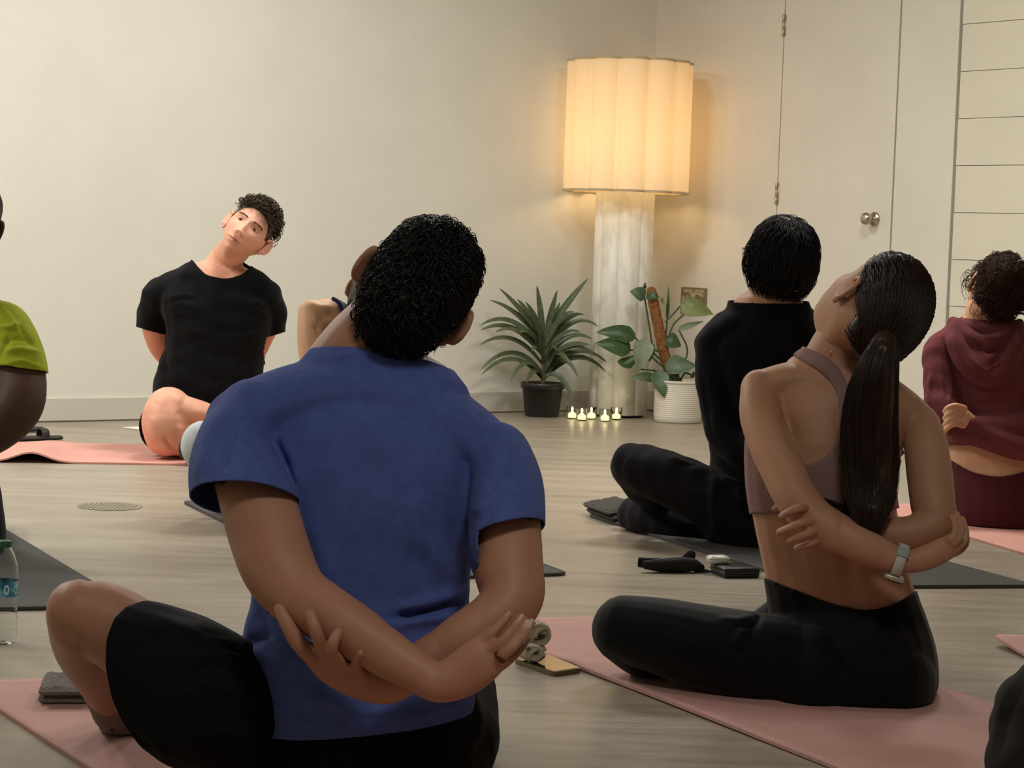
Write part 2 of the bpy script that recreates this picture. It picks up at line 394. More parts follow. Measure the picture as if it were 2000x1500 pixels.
bl = mb.build('bulb', me_, lamp)
for zc, wt in ((.15, 2.8), (.34, 1.25), (.50, 1.0)):
    L = bpy.data.lights.new('lamp_bulb_light', 'POINT'); L.energy = wt; L.color = (1, .66, .33); L.shadow_soft_size = .07
    lo = bpy.data.objects.new('lamp_bulb_light', L); COL.objects.link(lo); lo.location = (LX, LY, zsb + zc)

# ------------------------------------------------------------------ votive candles
M_GLASS, nt, b = new_mat('clear_glass'); b.inputs['Transmission Weight'].default_value = 1; b.inputs['Roughness'].default_value = .03; b.inputs['IOR'].default_value = 1.08
nt.links.new(ramp(nt, noise(nt, coord(nt), 9), [(0, (.93, .95, .88)), (1, (.97, .98, .93))]), b.inputs['Base Color'])
M_WAX, nt, b = new_mat('candle_wax'); nt.links.new(ramp(nt, noise(nt, coord(nt), 30), [(0, lin((240, 226, 170))), (1, lin((252, 244, 205)))]), b.inputs['Base Color'])
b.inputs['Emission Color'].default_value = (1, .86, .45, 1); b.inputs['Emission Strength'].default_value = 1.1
M_FLAME, nt, b = new_mat('candle_flame'); b.inputs['Emission Color'].default_value = (1, .84, .42, 1); b.inputs['Emission Strength'].default_value = 30
nt.links.new(ramp(nt, noise(nt, coord(nt), 30), [(0, (.9, .8, .5)), (1, (1, .95, .7))]), b.inputs['Base Color'])
VOT = [(1117.5, 819.5, 'nearest the black pot'), (1136.5, 823, 'second from the black pot'), (1155, 820.5, 'standing behind the others'), (1181.5, 825, 'standing forward of the column'), (1204, 821.5, 'nearest the white pot')]
for (px, py, nm) in VOT:
    c = G(px, py); c[1] += .03; e = empty('votive_candle', c, 'lit tea light in a small clear glass cup, ' + nm, 'candle', 'tea lights in glass cups')
    mb = MB(); mb.lathe([(.022, .0005), (.0255, .003), (.028, .062), (.0272, .063), (.0262, .062), (.0238, .007), (.004, .006)], c, 24); mb.build('glass_cup', M_GLASS, e)
    mb = MB(); mb.lathe([(.0195, .0075), (.020, .009), (.020, .024), (.018, .027), (.010, .031), (.006, .038), (.002, .041)], c, 20); mb.build('tea_light', M_WAX, e)
    mb = MB(); mb.lathe([(.002, .041), (.0052, .046), (.0046, .052), (.0008, .061)], c, 10); mb.build('flame', M_FLAME, e)
# ------------------------------------------------------------------ dracaena
def leaf_mat(name, a, b_, rough=.42, sc=40, trans=0):
    m, nt, b = new_mat(name); v = coord(nt); n_ = noise(nt, v, sc, 4)
    nt.links.new(ramp(nt, n_, [(.3, lin(a)), (.7, lin(b_))]), b.inputs['Base Color']); b.inputs['Roughness'].default_value = rough
    bump(nt, b, noise(nt, v, 160, 2), .2, .002); return m
M_DRAC = leaf_mat('dracaena_green', (62, 76, 50), (92, 104, 72)); M_STEM = leaf_mat('cane_stem', (92, 88, 62), (122, 112, 82), .7)
M_SOIL = M('potting_soil', (44, 34, 26), .95, 0, .4, 60, 60, .8, .01)
M_BPOT = M('black_plastic', (30, 29, 27), .42, 0, .06, 20)
def ribbon(p0, p1, p2, wid, droop=.0, fold=.25, n=16, nrm=None, prof=None, side=None):
    """leaf blade along a quadratic curve, folded along its midrib; two layers thick"""
    p0, p1, p2 = map(np.asarray, (p0, p1, p2)); v = []; f = []
    prof = prof or (lambda t: (math.sin(math.pi * min(1, t * .97 + .03)) ** .6) * (1 - .35 * t))
    mid = []
    for j in range(n + 1):
        t = j / n; mid.append((1 - t) ** 2 * p0 + 2 * t * (1 - t) * p1 + t * t * p2)
    mid = np.array(mid); T = np.gradient(mid, axis=0)
    up = np.array(nrm if nrm is not None else (0, 0, 1.0))
    for j in range(n + 1):
        t = unit(T[j]); s = np.cross(t, up) if side is None else np.asarray(side) - t * np.dot(side, t)
        if np.linalg.norm(s) < .05: s = np.array([1., 0, 0])
        s = unit(s); nn = unit(np.cross(s, t)); w_ = wid * prof(j / n) * .5 + 1e-4
        for (k, z) in ((-1, 1), (-.5, .4), (0, 0), (.5, .4), (1, 1)):
            v.append(mid[j] + s * w_ * k + nn * w_ * fold * z)
    W = 5
    for j in range(n):
        for i in range(4): a = j * W + i; f.append((a, a + 1, a + W + 1, a + W))
    return v, f
def z5(x, y): return (900 + x / 3.75, 500 + y / 3.75)
PY = 10.62; pc = np.array([G(1060, 816)[0], PY, 0]); pc[0] = P(1059, 780, PY)[0]
dr = empty('potted_dracaena', (pc[0], PY, 0), 'bushy strap leaved plant in a black plastic pot', 'plant')
mb = MB(); mb.lathe([(.082, 0), (.084, .004), (.100, .138), (.109, .140), (.110, .166), (.106, .168), (.103, .150), (.098, .146)], pc, 40); mb.build('pot', M_BPOT, dr)
MB().lathe([(.101, .138), (.101, .150), (.06, .154), (.01, .156)], pc, 30).build('soil', M_SOIL, dr)
sb = pc + UP * .15; stp = P(*z5(615, 600), PY)
mb = MB(); mb.add(*sweep([(*sb, .011, .011), (*(sb * .5 + stp * .5), .010, .010), (*stp, .007, .007)], 10, 4)); mb.build('stem', M_STEM, dr)
DL = [(280, 235, 8, 0), (208, 325, 30, 0), (557, 215, 4, .02), (707, 250, 6, -.05), (728, 335, 6, .05), (938, 160, 10, -.02), (905, 432, 45, .1), (1012, 522, 70, .0), (965, 612, 50, .06),
      (138, 512, 70, 0), (140, 548, 60, .1), (133, 657, 60, -.05), (138, 842, 75, .05), (145, 878, 70, -.1), (360, 928, 70, -.14), (478, 934, 40, -.16), (372, 402, 25, .12),
      (835, 412, 40, -.1), (1005, 735, 60, -.06), (1064, 852, 70, .02), (1072, 782, 60, .1), (955, 658, 35, -.12), (862, 896, 75, -.1), (798, 806, 60, -.18), (412, 315, 14, .1), (470, 335, 20, -.08),
      (835, 1092, 60, -.06), (560, 480, 10, -.15), (690, 440, 12, .15), (250, 560, 50, -.12), (520, 700, 40, -.2), (700, 690, 40, -.2), (430, 560, 40, -.1), (880, 560, 40, -.14)]
for (tx, ty, arch, dep) in DL:
    dep = dep * .7 - .02 - .13 * max(0, (620 - tx) / 470)
    tip = P(*z5(tx, ty), PY + dep)
    # the crown: leaves spring from the cane, upright ones higher up
    r = (tip - stp); t_ = .15 + .85 * min(1, max(0, (900 - ty) / 700))
    if ty > 850: t_ = .12
    base = sb * (1 - t_) + stp * t_ + np.array([random.uniform(-.006, .006), random.uniform(-.008, .008), 0])
    ctrl = base * .5 + tip * .5 + UP * (arch / 100 * .26) + unit(np.array([tip[0] - base[0], 0, 0])) * -.0
    v, f = ribbon(base, ctrl, tip, random.uniform(.036, .046), n=16, fold=.3, nrm=unit(np.array([0, -1.0, .9])))
    mesh_obj('leaf', v, f, M_DRAC, dr)
# ------------------------------------------------------------------ climbing philodendron in a white ribbed pot
HY = 10.56; hc = np.array([P(1324, 790, HY)[0], HY, 0])
ph = empty('potted_philodendron', (hc[0], HY, 0), 'climbing plant with broad leaves on a moss pole in a white ribbed pot', 'plant')
pr = [(.108, 0), (.113, .004), (.1165, .02), (.1165, .024)]
zz = .026
while zz < .185:
    pr += [(.1165, zz), (.1185, zz + .003), (.1185, zz + .0062), (.1165, zz + .0092)]; zz += .0098
pr += [(.1185, .192), (.119, .204), (.1165, .207), (.112, .204), (.110, .185)]
M_CERAM = M('white_ceramic', (224, 216, 200), .3, 0, .03, 12)
mb = MB(); mb.lathe(pr, hc, 56); mb.build('pot', M_CERAM, ph)
MB().lathe([(.111, .176), (.111, .186), (.05, .19), (.01, .192)], hc, 30).build('soil', M_SOIL, ph)
def moss():
    m, nt, b = new_mat('coir_pole'); v = coord(nt, 'Object', (1, 1, 1)); n_ = noise(nt, v, 60, 5)
    nt.links.new(ramp(nt, n_, [(.3, lin((112, 70, 34))), (.7, lin((176, 120, 66)))]), b.inputs['Base Color']); b.inputs['Roughness'].default_value = .95
    bump(nt, b, noise(nt, v, 200, 4), .9, .01); return m
p0 = P(*z5(1395, 258), HY - .02); p1 = P(*z5(1440, 480), HY - .02); p2 = P(*z5(1510, 790), HY); p3 = hc + UP * .18
st = []
pole_pts = catmull([p0, p1, p2, p3], 10)
for i, q in enumerate(pole_pts): r = .024 + .004 * abs(math.sin(i * 1.1)); st.append((*q, r, r))
mb = MB(); mb.add(*sweep(st, 12, 1)); mb.build('moss_pole', moss(), ph)
M_PH = [leaf_mat('philodendron_green', (62, 84, 56), (86, 108, 74), .45), leaf_mat('philodendron_pale', (104, 118, 90), (128, 140, 108), .5), leaf_mat('philodendron_yellow', (108, 118, 70), (140, 144, 92), .45), leaf_mat('philodendron_deep', (44, 66, 36), (66, 92, 48), .38)]
heart = lambda t: max(.02, (min(1, (t / .22)) ** .5) * (1 - max(0, (t - .25) / .75) ** 1.7))
PL = [  # base, tip, width px (in the crop), curl depth, material
    (1280, 600, 990, 560, 130, .10, 3, 0), (1245, 690, 985, 640, 150, .06, 3, -.03), (1350, 610, 1300, 845, 150, .0, 1, -.06), (1500, 790, 1725, 800, 150, -.04, 0, -.05),
    (1440, 840, 1490, 1040, 135, .02, 0, -.08), (1420, 900, 1240, 895, 75, .08, 0, -.05), (1350, 300, 1240, 260, 110, .05, 0, -.01), (1360, 285, 1455, 305, 80, .02, 3, -.03),
    (1600, 370, 1850, 430, 150, .08, 2, .04), (1500, 600, 1615, 660, 120, .0, 3, .02), (1590, 540, 1780, 478, 50, .02, 1, .05), (1530, 860, 1580, 940, 70, .0, 0, -.02), (1470, 340, 1500, 300, 50, 0, 2, -.02), (1345, 240, 1350, 190, 26, 0, 3, 0),
    (1510, 470, 1524, 200, 26, .01, 3, .03), (1210, 740, 1245, 822, 150, .0, 3, -.02), (1690, 870, 1725, 860, 60, 0, 3, -.02), (1400, 640, 1380, 780, 60, 0, 3, -.04)]
for (bx, by, tx, ty, wd, arch, mi, dep) in PL:
    a = P(*z5(bx, by), HY - .02 + dep * .4); b_ = P(*z5(tx, ty), HY - .02 + dep)
    wid = wd / 3.75 / SC(HY)
    mid = (a + b_) / 2 + UP * arch * .25 + np.array([0, -.03, 0])
    v, f = ribbon(a, mid, b_, wid, n=18, fold=.22, nrm=unit(np.array([0, -1, .35])), prof=heart)
    mesh_obj('leaf', v, f, M_PH[mi], ph)
STEMS = [((1505, 790), (1420, 720), (1350, 610)), ((1505, 830), (1400, 740), (1280, 600)), ((1530, 860), (1450, 700), (1245, 690)), ((1500, 480), (1560, 420), (1602, 372)), ((1520, 600), (1560, 500), (1650, 415)),
         ((1590, 880), (1660, 700), (1600, 545)), ((1540, 900), (1480, 850), (1320, 830)), ((1600, 930), (1640, 860), (1690, 870)), ((1570, 930), (1530, 880), (1440, 840)), ((1510, 480), (1500, 700), (1560, 920)), ((1345, 300), (1370, 450), (1400, 640))]
for s in STEMS:
    pts = catmull([P(*z5(*q), HY - .015) for q in s], 6); mb = MB()
    mb.add(*sweep([(*q, .0042, .0042) for q in pts], 6, 1)); mb.build('stalk', M_PH[3], ph)

# ------------------------------------------------------------------ things on the floor
def bottle():
    c = G(-2, 1262); c[1] += .032; e = empty('water_bottle', c, 'clear plastic water bottle with a green cap and blue label', 'bottle')
    m, nt, b = new_mat('pet_plastic'); b.inputs['Transmission Weight'].default_value = 1; b.inputs['Roughness'].default_value = .04; b.inputs['IOR'].default_value = 1.25
    nt.links.new(ramp(nt, noise(nt, coord(nt), 20), [(0, (.90, .93, .92)), (1, (.97, .98, .97))]), b.inputs['Base Color'])
    r = .0275; pr = [(.006, .004), (.017, 0), (.024, .002), (r - .001, .010), (r, .018)]
    z = .022
    while z < .148:
        if .098 < z < .128: pr.append((r + .0006, z)); z += .01; continue
        pr += [(r, z), (r + .0008, z + .003), (r - .0016, z + .0062), (r, z + .009)]; z += .0098
    pr += [(r + .001, .152), (r - .001, .160), (.020, .182), (.0132, .196), (.0125, .198), (.0125, .205)]
    out = MB(); out.lathe(pr + [(q[0] - .0006, q[1]) for q in pr[::-1]], c, 40, closed=False); out.build('body', m, e)
    MB().lathe([(.0138, .1965), (.0142, .1975), (.0142, .2085), (.0128, .2098)], c, 28).build('cap', M('cap_green', (24, 92, 66), .45, 0, .08), e)
    lb, nt, b = new_mat('bottle_label'); v = coord(nt, 'Object', (1, 1, 1)); n_ = noise(nt, v, 34, 2)
    nt.links.new(ramp(nt, n_, [(.35, lin((28, 96, 132))), (.5, lin((66, 160, 190))), (.60, lin((176, 214, 222))), (.68, lin((40, 120, 150)))]), b.inputs['Base Color']); b.inputs['Roughness'].default_value = .3
    MB().lathe([(r + .0012, .098), (r + .0014, .1), (r + .0014, .127), (r + .0012, .129)], c, 40, closed=False).build('label', lb, e)
    # oval emblem on the label, facing the camera's side
    mb = MB(); a0 = -math.pi / 2 + .42
    k = []
    for i in range(20):
        t = 2 * math.pi * i / 20
        for q in (1, .55):
            aa = a0 + math.cos(t) * .19 * q; k.append((c[0] + (r + .0019) * math.cos(aa), c[1] + (r + .0019) * math.sin(aa), .1135 + math.sin(t) * .0095 * (q + .05)))
    mb.add(k, [(2 * i, 2 * ((i + 1) % 20), 2 * ((i + 1) % 20) + 1, 2 * i + 1) for i in range(20)]); mb.build('emblem', M('label_white', (214, 232, 236), .4, 0, .03), e)
bottle()
M_TERRY = M('terry_grey', (138, 129, 118), .95, 0, .25, 120, 240, 1.0, .012, sheen=.3)
def soft_slab(name, corners, layers, th, mat, label, cat, lump=.003, parent=None):
    """folded cloth: stacked rounded layers over a quad on the floor"""
    q = [np.array([*p[:2], 0.]) for p in corners]; z0 = corners[0][2] if len(corners[0]) > 2 else 0
    e = empty(name, (q[0] + q[2]) / 2 + UP * z0, label, cat); n = 22
    for L in range(layers):
        v = []; f = []; zb = z0 + L * th
        jit = rng.normal(0, .004, 8)
        for s in (0, 1):
            for j in range(n + 1):
                for i in range(n + 1):
                    u, t = i / n, j / n
                    uu = u; p = (q[0] * (1 - u) + q[1] * u) * (1 - t) + (q[3] * (1 - u) + q[2] * u) * t
                    ed = min(min(u, 1 - u) * np.linalg.norm(q[1] - q[0]), min(t, 1 - t) * np.linalg.norm(q[3] - q[0]))
                    k = min(1, ed / (th * .6)); rd = math.sqrt(max(0, 1 - (1 - k) ** 2))
                    zc = zb + th / 2; h = th / 2 * rd * (.98 if s == 0 else 1)
                    nz = lump * (math.sin(u * 17 + L * 2 + t * 5) * math.sin(t * 13 + L) + .6 * math.sin(u * 41 + t * 29)) if L == layers - 1 and s else 0
                    v.append((p[0] + jit[0], p[1] + jit[1], zc + (h if s else -h) + nz * k))
        W = n + 1; N = W * W
        for j in range(n):
            for i in range(n): a = j * W + i; f.append((a, a + W, a + W + 1, a + 1)); f.append((N + a, N + a + 1, N + a + W + 1, N + a + W))
        loop = [i for i in range(W)] + [j * W + n for j in range(1, W)] + [n * W + i for i in range(n - 1, -1, -1)] + [j * W for j in range(n - 1, 0, -1)]
        for k in range(len(loop)): a, b_ = loop[k], loop[(k + 1) % len(loop)]; f.append((a, b_, N + b_, N + a))
        mesh_obj('fold', v, f, mat, e)
    return e
ta, tb = G(72, 1377, .008), G(186, 1377, .008); tc_, td = G(205, 1342, .008), G(84, 1345, .008)
z7 = .0074
soft_slab('folded_towel', [(*ta[:2], z7), (*tb[:2], z7), (*tc_[:2], z7), (*td[:2], z7)], 2, .017, M_TERRY, 'folded grey terry towel on the pink mat beside a bare knee', 'towel')
# phone lying on the floor beside the mat
pa, pb_, pc_, pd = G(1003, 1296), G(1082, 1322), G(1136, 1314), G(1062, 1283)
def quad_slab(mb, c4, z0, z1, inset=0):
    c = sum(np.array([*p[:2], 0]) for p in c4) / 4; k = [np.array([*p[:2], 0]) for p in c4]; k = [c + (p - c) * (1 - inset) for p in k]
    # bevelled corners
    pts = []
    for i in range(4):
        a, b_, d = k[i], k[(i + 1) % 4], k[i - 1]
        for s in range(5):
            t = s / 4; r = .011; pts.append((1 - t) ** 2 * (a + unit(d - a) * r) + 2 * t * (1 - t) * a + t * t * (a + unit(b_ - a) * r))
    n = len(pts); mb.add([p + UP * z0 for p in pts] + [p + UP * z1 for p in pts], [tuple(range(n - 1, -1, -1)), tuple(range(n, 2 * n))] + [(i, (i + 1) % n, n + (i + 1) % n, n + i) for i in range(n)])
ppc = (pa + pb_ + pc_ + pd) / 4
ph_ = empty('smartphone', ppc, 'phone in a clear olive case lying face up on the floor', 'phone')
quad = [pa, pb_, pc_, pd]
mb = MB(); quad_slab(mb, quad, .0005, .0095); mb.build('case', M('phone_case', (104, 92, 56), .25, .2, .25, 60), ph_, smooth=False)
mb = MB(); quad_slab(mb, quad, .0096, .0101, .06); mb.build('screen', M('phone_glass', (26, 24, 24), .06, 0, .05, spec=.9), ph_, smooth=False)
# rolled cloth sitting on the phone
def cloth_roll(name, c, r, turns, depth, squash, mat, parent, ph0=0):
    """loosely rolled cloth seen end on: thick coil"""
    a = unit(np.array([-.35, 1, 0])); s_ = np.array([a[1], -a[0], 0]); st = []; n = int(turns * 14)
    for i in range(n + 1):
        t_ = i / n; an = ph0 + t_ * turns * 2 * math.pi; rr = r * (.22 + .62 * t_)
        st.append((*(c + s_ * math.cos(an) * rr + UP * math.sin(an) * rr * squash + a * .004 * math.sin(an * 1.7)), r * .17, depth))
    v, f = sweep(st, 12, 2, ref=a, exp=2.4); v2, f2 = fuse([(v, f)], .0022, 2)
    return mesh_obj(name, wrinkle(v2, f2, .0012, 150, seed=3), f2, mat, parent)
M_SOCK = M('cotton_grey', (186, 176, 150), .95, 0, .10, 60, 180, .6, .006)
ROLLS = []
rc = P(1040, 1243, ppc[1] + .03)
bc = empty('rolled_cloth', (rc[0], rc[1], .0105), 'rolled pair of pale grey cloths standing on a phone', 'cloth')
# black strap pouch, wallet and earbud case
M_LEATH = M('black_leather', (34, 31, 28), .38, 0, .15, 60, 120, .3, .004); M_WEB = M('black_cloth', (20, 18, 17), .85, 0, .2, 80, 160, .6, .006)
c = G(1422, 1130); Wl = empty('zip_wallet', c, 'black leather zip wallet lying on the floor beside the charcoal mat', 'wallet')
ws = unit(G(1475, 1136) - G(1408, 1137)); wd = unit(G(1375, 1108) - G(1408, 1137))
def wallet_part(z, th, l, d, off=0):
    mb = MB(); cc = G(1440, 1128) + wd * off; R = np.column_stack([ws, np.cross(UP, ws), UP])
    mb.box((cc[0] + wd[0] * .035, cc[1] + wd[1] * .035 , z + th / 2), (l, d, th), R, min(th * .45, .008)); return mb
wallet_part(.0005, .013, .10, .10).build('lower_half', M_LEATH, Wl); wallet_part(.0145, .013, .102, .10).build('upper_half', M_LEATH, Wl)
mb = wallet_part(.0122, .004, .105, .103); mb.build('zip', M('zip_metal', (90, 84, 74), .4, .8), Wl)
ec = P(1402, 1094, G(1440, 1128)[1] + .055); ecz = .0276
eb = empty('earbud_case', (ec[0], ec[1], ecz), 'small white earbud case resting on the black wallet', 'case')
mb = MB(); mb.box((ec[0], ec[1], ecz + .0105), (.058, .044, .021), rotz(.2), .0098); mb.build('shell', M('white_plastic', (222, 218, 208), .25, 0, .02), eb)
MB().box((ec[0], ec[1], ecz + .0135), (.0584, .0444, .0006), rotz(.2)).build('lid_seam', M('seam_grey', (150, 146, 138), .5), eb)
sp = empty('waist_pouch', G(1300, 1115), 'crumpled black strap pouch lying on the floor next to the wallet', 'pouch')
mb = MB()
def pp(x, y, dY=0): q = G(x, 1118); return P(x, y, q[1] + dY)
mb.add(*sweep([(*pp(1262, 1103), 9 / SC(5.6), .012), (*pp(1290, 1104), 13 / SC(5.6), .02), (*pp(1325, 1103), 15 / SC(5.6), .024), (*pp(1352, 1103), 13 / SC(5.6), .02), (*pp(1368, 1108), 8 / SC(5.6), .012)], 14, 4, exp=2.6))
mb.build('bag', M_WEB, sp)
mb = MB(); mb.add(*sweep([(*pp(1335, 1095, .01), .010, .004), (*pp(1350, 1082, .01), .011, .004), (*pp(1352, 1088, .02), .008, .004), (*pp(1348, 1104, .02), .008, .004)], 10, 5)); mb.build('strap_loop', M_WEB, sp)
mb = MB(); mb.add(*sweep([(*pp(1247, 1098, .0), .013, .002), (*pp(1262, 1099, .01), .013, .002), (*pp(1290, 1098, .015), .011, .003)], 8, 4)); mb.build('strap_end', M_WEB, sp)
mb = MB(); mb.add(*sweep([(*pp(1360, 1114, .0), .010, .006), (*pp(1378, 1118, .0), .009, .006), (*pp(1395, 1124, .0), .008, .005)], 8, 4)); mb.build('strap', M_WEB, sp)
# floor drain cover
dc = (G(150, 989) + G(278, 990)) / 2; dcr = .5 * np.linalg.norm(G(278, 990) - G(150, 989))
de = empty('drain_cover', dc, 'round flat metal drain cover set in the floor', 'drain cover')
MB().lathe([(dcr, 0), (dcr, .0022), (dcr * .93, .0026), (dcr * .92, .0012), (.01, .0012)], (dc[0], dc[1], 0), 40).build('rim', M('drain_steel', (150, 142, 124), .5, .3, .15, 30), de)
mb = MB()
for k in range(-6, 7):
    x = k / 7 * dcr * .9; h = math.sqrt(max(0, (dcr * .9) ** 2 - x * x)); mb.box((dc[0] + x, dc[1], .0016), (dcr * .035, 2 * h, .002))
mb.build('grate', M('drain_grate', (136, 128, 110), .5, .4, .2, 30), de, smooth=False)
# torn paper scrap near the wall
pp_ = [G(240, 836), G(276, 834), G(276, 840)]
mb = MB(); mb.add([p + UP * .001 for p in pp_] + [p + UP * .002 + UP * .002 * (i == 0) for i, p in enumerate(pp_)], [(2, 1, 0), (3, 4, 5), (0, 1, 4, 3), (1, 2, 5, 4), (2, 0, 3, 5)])
mb.build('paper_scrap', M('paper_white', (240, 236, 224), .8, 0, .02), smooth=False, label='small white torn paper scrap on the floor by the baseboard', cat='paper')
# sandals behind the pink mat
M_SAND = M('sandal_rubber', (38, 32, 28), .55, 0, .1, 30)
for k, (sx, sy, nm) in enumerate(((54, 864, 'strap facing the wall'), (20, 846, 'half behind the bent elbow'))):
    c = G(sx, sy); c[1] += .05; e = empty('sandal', c, 'dark rubber sandal behind the salmon mat, ' + nm, 'sandal', 'pair of sandals')
    a = unit(np.array([.85, .5, 0])); s = np.array([-a[1], a[0], 0])
    st = [(*(c - a * .12 + UP * .012), .022, .010), (*(c - a * .06 + UP * .012), .034, .011), (*(c + UP * .012), .034, .010), (*(c + a * .07 + UP * .012), .042, .010), (*(c + a * .12 + UP * .013), .030, .009)]
    mb = MB(); mb.add(*sweep(st, 14, 4, ref=(0, 0, 1))); mb.build('sole', M_SAND, e)
    mb = MB(); mb.add(*sweep([(*(c + a * .05 + s * .040 + UP * .012), .016, .003), (*(c + a * .05 + s * .025 + UP * .045), .016, .003), (*(c + a * .05 - s * .025 + UP * .045), .016, .003), (*(c + a * .05 - s * .040 + UP * .012), .016, .003)], 8, 5, ref=(0, 0, 1))); mb.build('strap', M_SAND, e)
# dark striped cloth at the far end of the charcoal mat
mcl = M('cloth_charcoal', (62, 58, 50), .9, 0, .2, 30, 120, .5, .006)
c1, c2, c3, c4_ = G(1142, 1006), G(1195, 1026), G(1262, 1010), G(1205, 994)
soft_slab('folded_cloth', [(*c1[:2], .0092), (*c2[:2], .0092), (*c3[:2], .0092), (*c4_[:2], .0092)], 2, .017, mcl, 'folded dark grey cloth at the end of the charcoal mat under a foot', 'cloth', .0012)
# ------------------------------------------------------------------ figure tools
def proj(v):
    d = np.asarray(v) - EYE; z = d @ _F
    return np.stack([1000 + FPX * (d @ _R) / z, 750 - FPX * (d @ _U) / z], -1)
def pt(st, **kw):
    """tube from pixel stations (x, y, distance, half width in px[, half depth in m])"""
    rows = []
    for s in st:
        p = P(s[0], s[1], s[2]); a = s[3] / SC(s[2]); b = s[4] if len(s) > 4 else a
        rows.append((*p, a, b))
    return sweep(rows, **{**dict(n=20, sub=5), **kw})
def ball(px, py, Y, r, ry=None):
    r_ = r / SC(Y); return pt([(px, py - r * .5, Y, r * .87, r_ * .87), (px, py, Y, r, r_), (px, py + r * .5, Y, r * .87, r_ * .87)], cap=(.5, .5))
def normals_of(v, f):
    n = np.zeros_like(v)
    quads = np.array([q if len(q) == 4 else (q[0], q[1], q[2], q[2]) for q in f if len(q) <= 4])
    a, b, c, d = (v[quads[:, i]] for i in range(4)); fn = np.cross(c - a, d - b)
    for i in range(4): np.add.at(n, quads[:, i], fn)
    l = np.linalg.norm(n, axis=1, keepdims=True); return n / np.maximum(l, 1e-9)
def fuse(parts, voxel=.005, smooth=6, fac=.5):
    mb = MB()
    for (v, f) in parts: mb.add(v, f)
    me = bpy.data.meshes.new('tmp'); me.from_pydata(mb.v, [], mb.f); me.update()
    bm = bmesh.new(); bm.from_mesh(me); bmesh.ops.triangulate(bm, faces=[f for f in bm.faces if len(f.verts) > 4]); bm.to_mesh(me); bm.free()
    o = bpy.data.objects.new('tmp', me); COL.objects.link(o)
    r = o.modifiers.new('r', 'REMESH'); r.mode = 'VOXEL'; r.voxel_size = voxel
    if smooth: s = o.modifiers.new('s', 'SMOOTH'); s.factor = fac; s.iterations = smooth
    dg = bpy.context.evaluated_depsgraph_get(); dg.update()
    e = o.evaluated_get(dg); m2 = e.to_mesh()
    v = np.empty(len(m2.vertices) * 3); m2.vertices.foreach_get('co', v); v = v.reshape(-1, 3)
    ls = np.empty(len(m2.loops), int); m2.loops.foreach_get('vertex_index', ls)
    st = np.empty(len(m2.polygons), int); m2.polygons.foreach_get('loop_start', st); tt = np.empty(len(m2.polygons), int); m2.polygons.foreach_get('loop_total', tt)
    f = [tuple(ls[a:a + b]) for a, b in zip(st, tt)]
    e.to_mesh_clear(); bpy.data.objects.remove(o, do_unlink=True); bpy.data.meshes.remove(me)
    return v, f
def floor_clamp(v, z=.0085):
    v = v.copy(); lo = v[:, 2] < z; v[lo, 2] = z + (v[lo, 2] - z) * .0; return v
def seg_d(p, a, b):
    a = np.asarray(a, float); b = np.asarray(b, float); d = b - a; t = np.clip(((p - a) @ d) / max(1e-9, d @ d), 0, 1)
    return np.linalg.norm(p - (a + t[:, None] * d), axis=1), t
def folds(v, f, lst, facing=True):
    """cloth folds: (polyline px, half width px, height m) ridges (or valleys) on the side that faces the viewer"""
    n = normals_of(v, f); px = proj(v); vd = v - EYE; vd /= np.linalg.norm(vd, axis=1, keepdims=True)
    fr = np.clip(-(n * vd).sum(1) * 2.5 + .2, 0, 1) if facing else np.ones(len(v)); disp = np.zeros(len(v))
    for (pl, w_, h) in lst:
        L = len(pl) - 1; best = np.full(len(v), 1e9); tb = np.zeros(len(v))
        for i in range(L):
            d, t = seg_d(px, pl[i], pl[i + 1]); m = d < best; best[m] = d[m]; tb[m] = (i + t[m]) / L
        disp += h * np.exp(-(best / w_) ** 2) * np.clip(np.sin(np.pi * np.clip(tb, .04, .96)) * 1.6, 0, 1)
    return v + n * (disp * fr)[:, None]
def wrinkle(v, f, amp, sc, aniso=(1, 1, 1), seed=0):
    r = np.random.default_rng(seed); n = normals_of(v, f); d = np.zeros(len(v))
    for k in range(9):
        w_ = r.normal(0, 1, 3) * sc * np.array(aniso) * r.uniform(.6, 1.8); d += np.sin(v @ w_ + r.uniform(0, 6.3)) / 3
    return v + n * (amp * d)[:, None]
def pln(a, b, c, out):
    n = unit(np.cross(b - a, c - a)); return (a, n if np.dot(n, out - a) > 0 else -n)
def cut(v, f, p, nrm, c=None, rad=None, cond=None):
    """open the mesh: drop everything beyond the plane (within rad of c)"""
    bm = bmesh.new(); vs = [bm.verts.new(tuple(q)) for q in v]; bm.verts.ensure_lookup_table()
    for q in f:
        try: bm.faces.new([vs[i] for i in q])
        except ValueError: pass
    if c is None: sel = list(bm.faces)
    else:
        c = Vector(tuple(c)); sel = [q for q in bm.faces if (q.calc_center_median() - c).length < rad]
    es = set(); vv = set()
    for q in sel: es.update(q.edges); vv.update(q.verts)
    bmesh.ops.bisect_plane(bm, geom=sel + list(es) + list(vv), plane_co=tuple(p), plane_no=tuple(nrm), clear_outer=False)
    P0 = Vector(tuple(p)); N0 = Vector(tuple(nrm))
    dele = [q for q in bm.faces if (q.calc_center_median() - P0).dot(N0) > 1e-5 and (c is None or (q.calc_center_median() - c).length < rad * 1.05)]
    if cond is not None and dele:
        cc = np.array([q.calc_center_median()[:] for q in dele]); ok = cond(proj(cc), cc); dele = [q for q, t in zip(dele, ok) if t]
    bmesh.ops.delete(bm, geom=dele, context='FACES'); 
    bm.verts.index_update(); v2 = np.array([q.co[:] for q in bm.verts]); f2 = [tuple(x.index for x in q.verts) for q in bm.faces]; bm.free(); return v2, f2
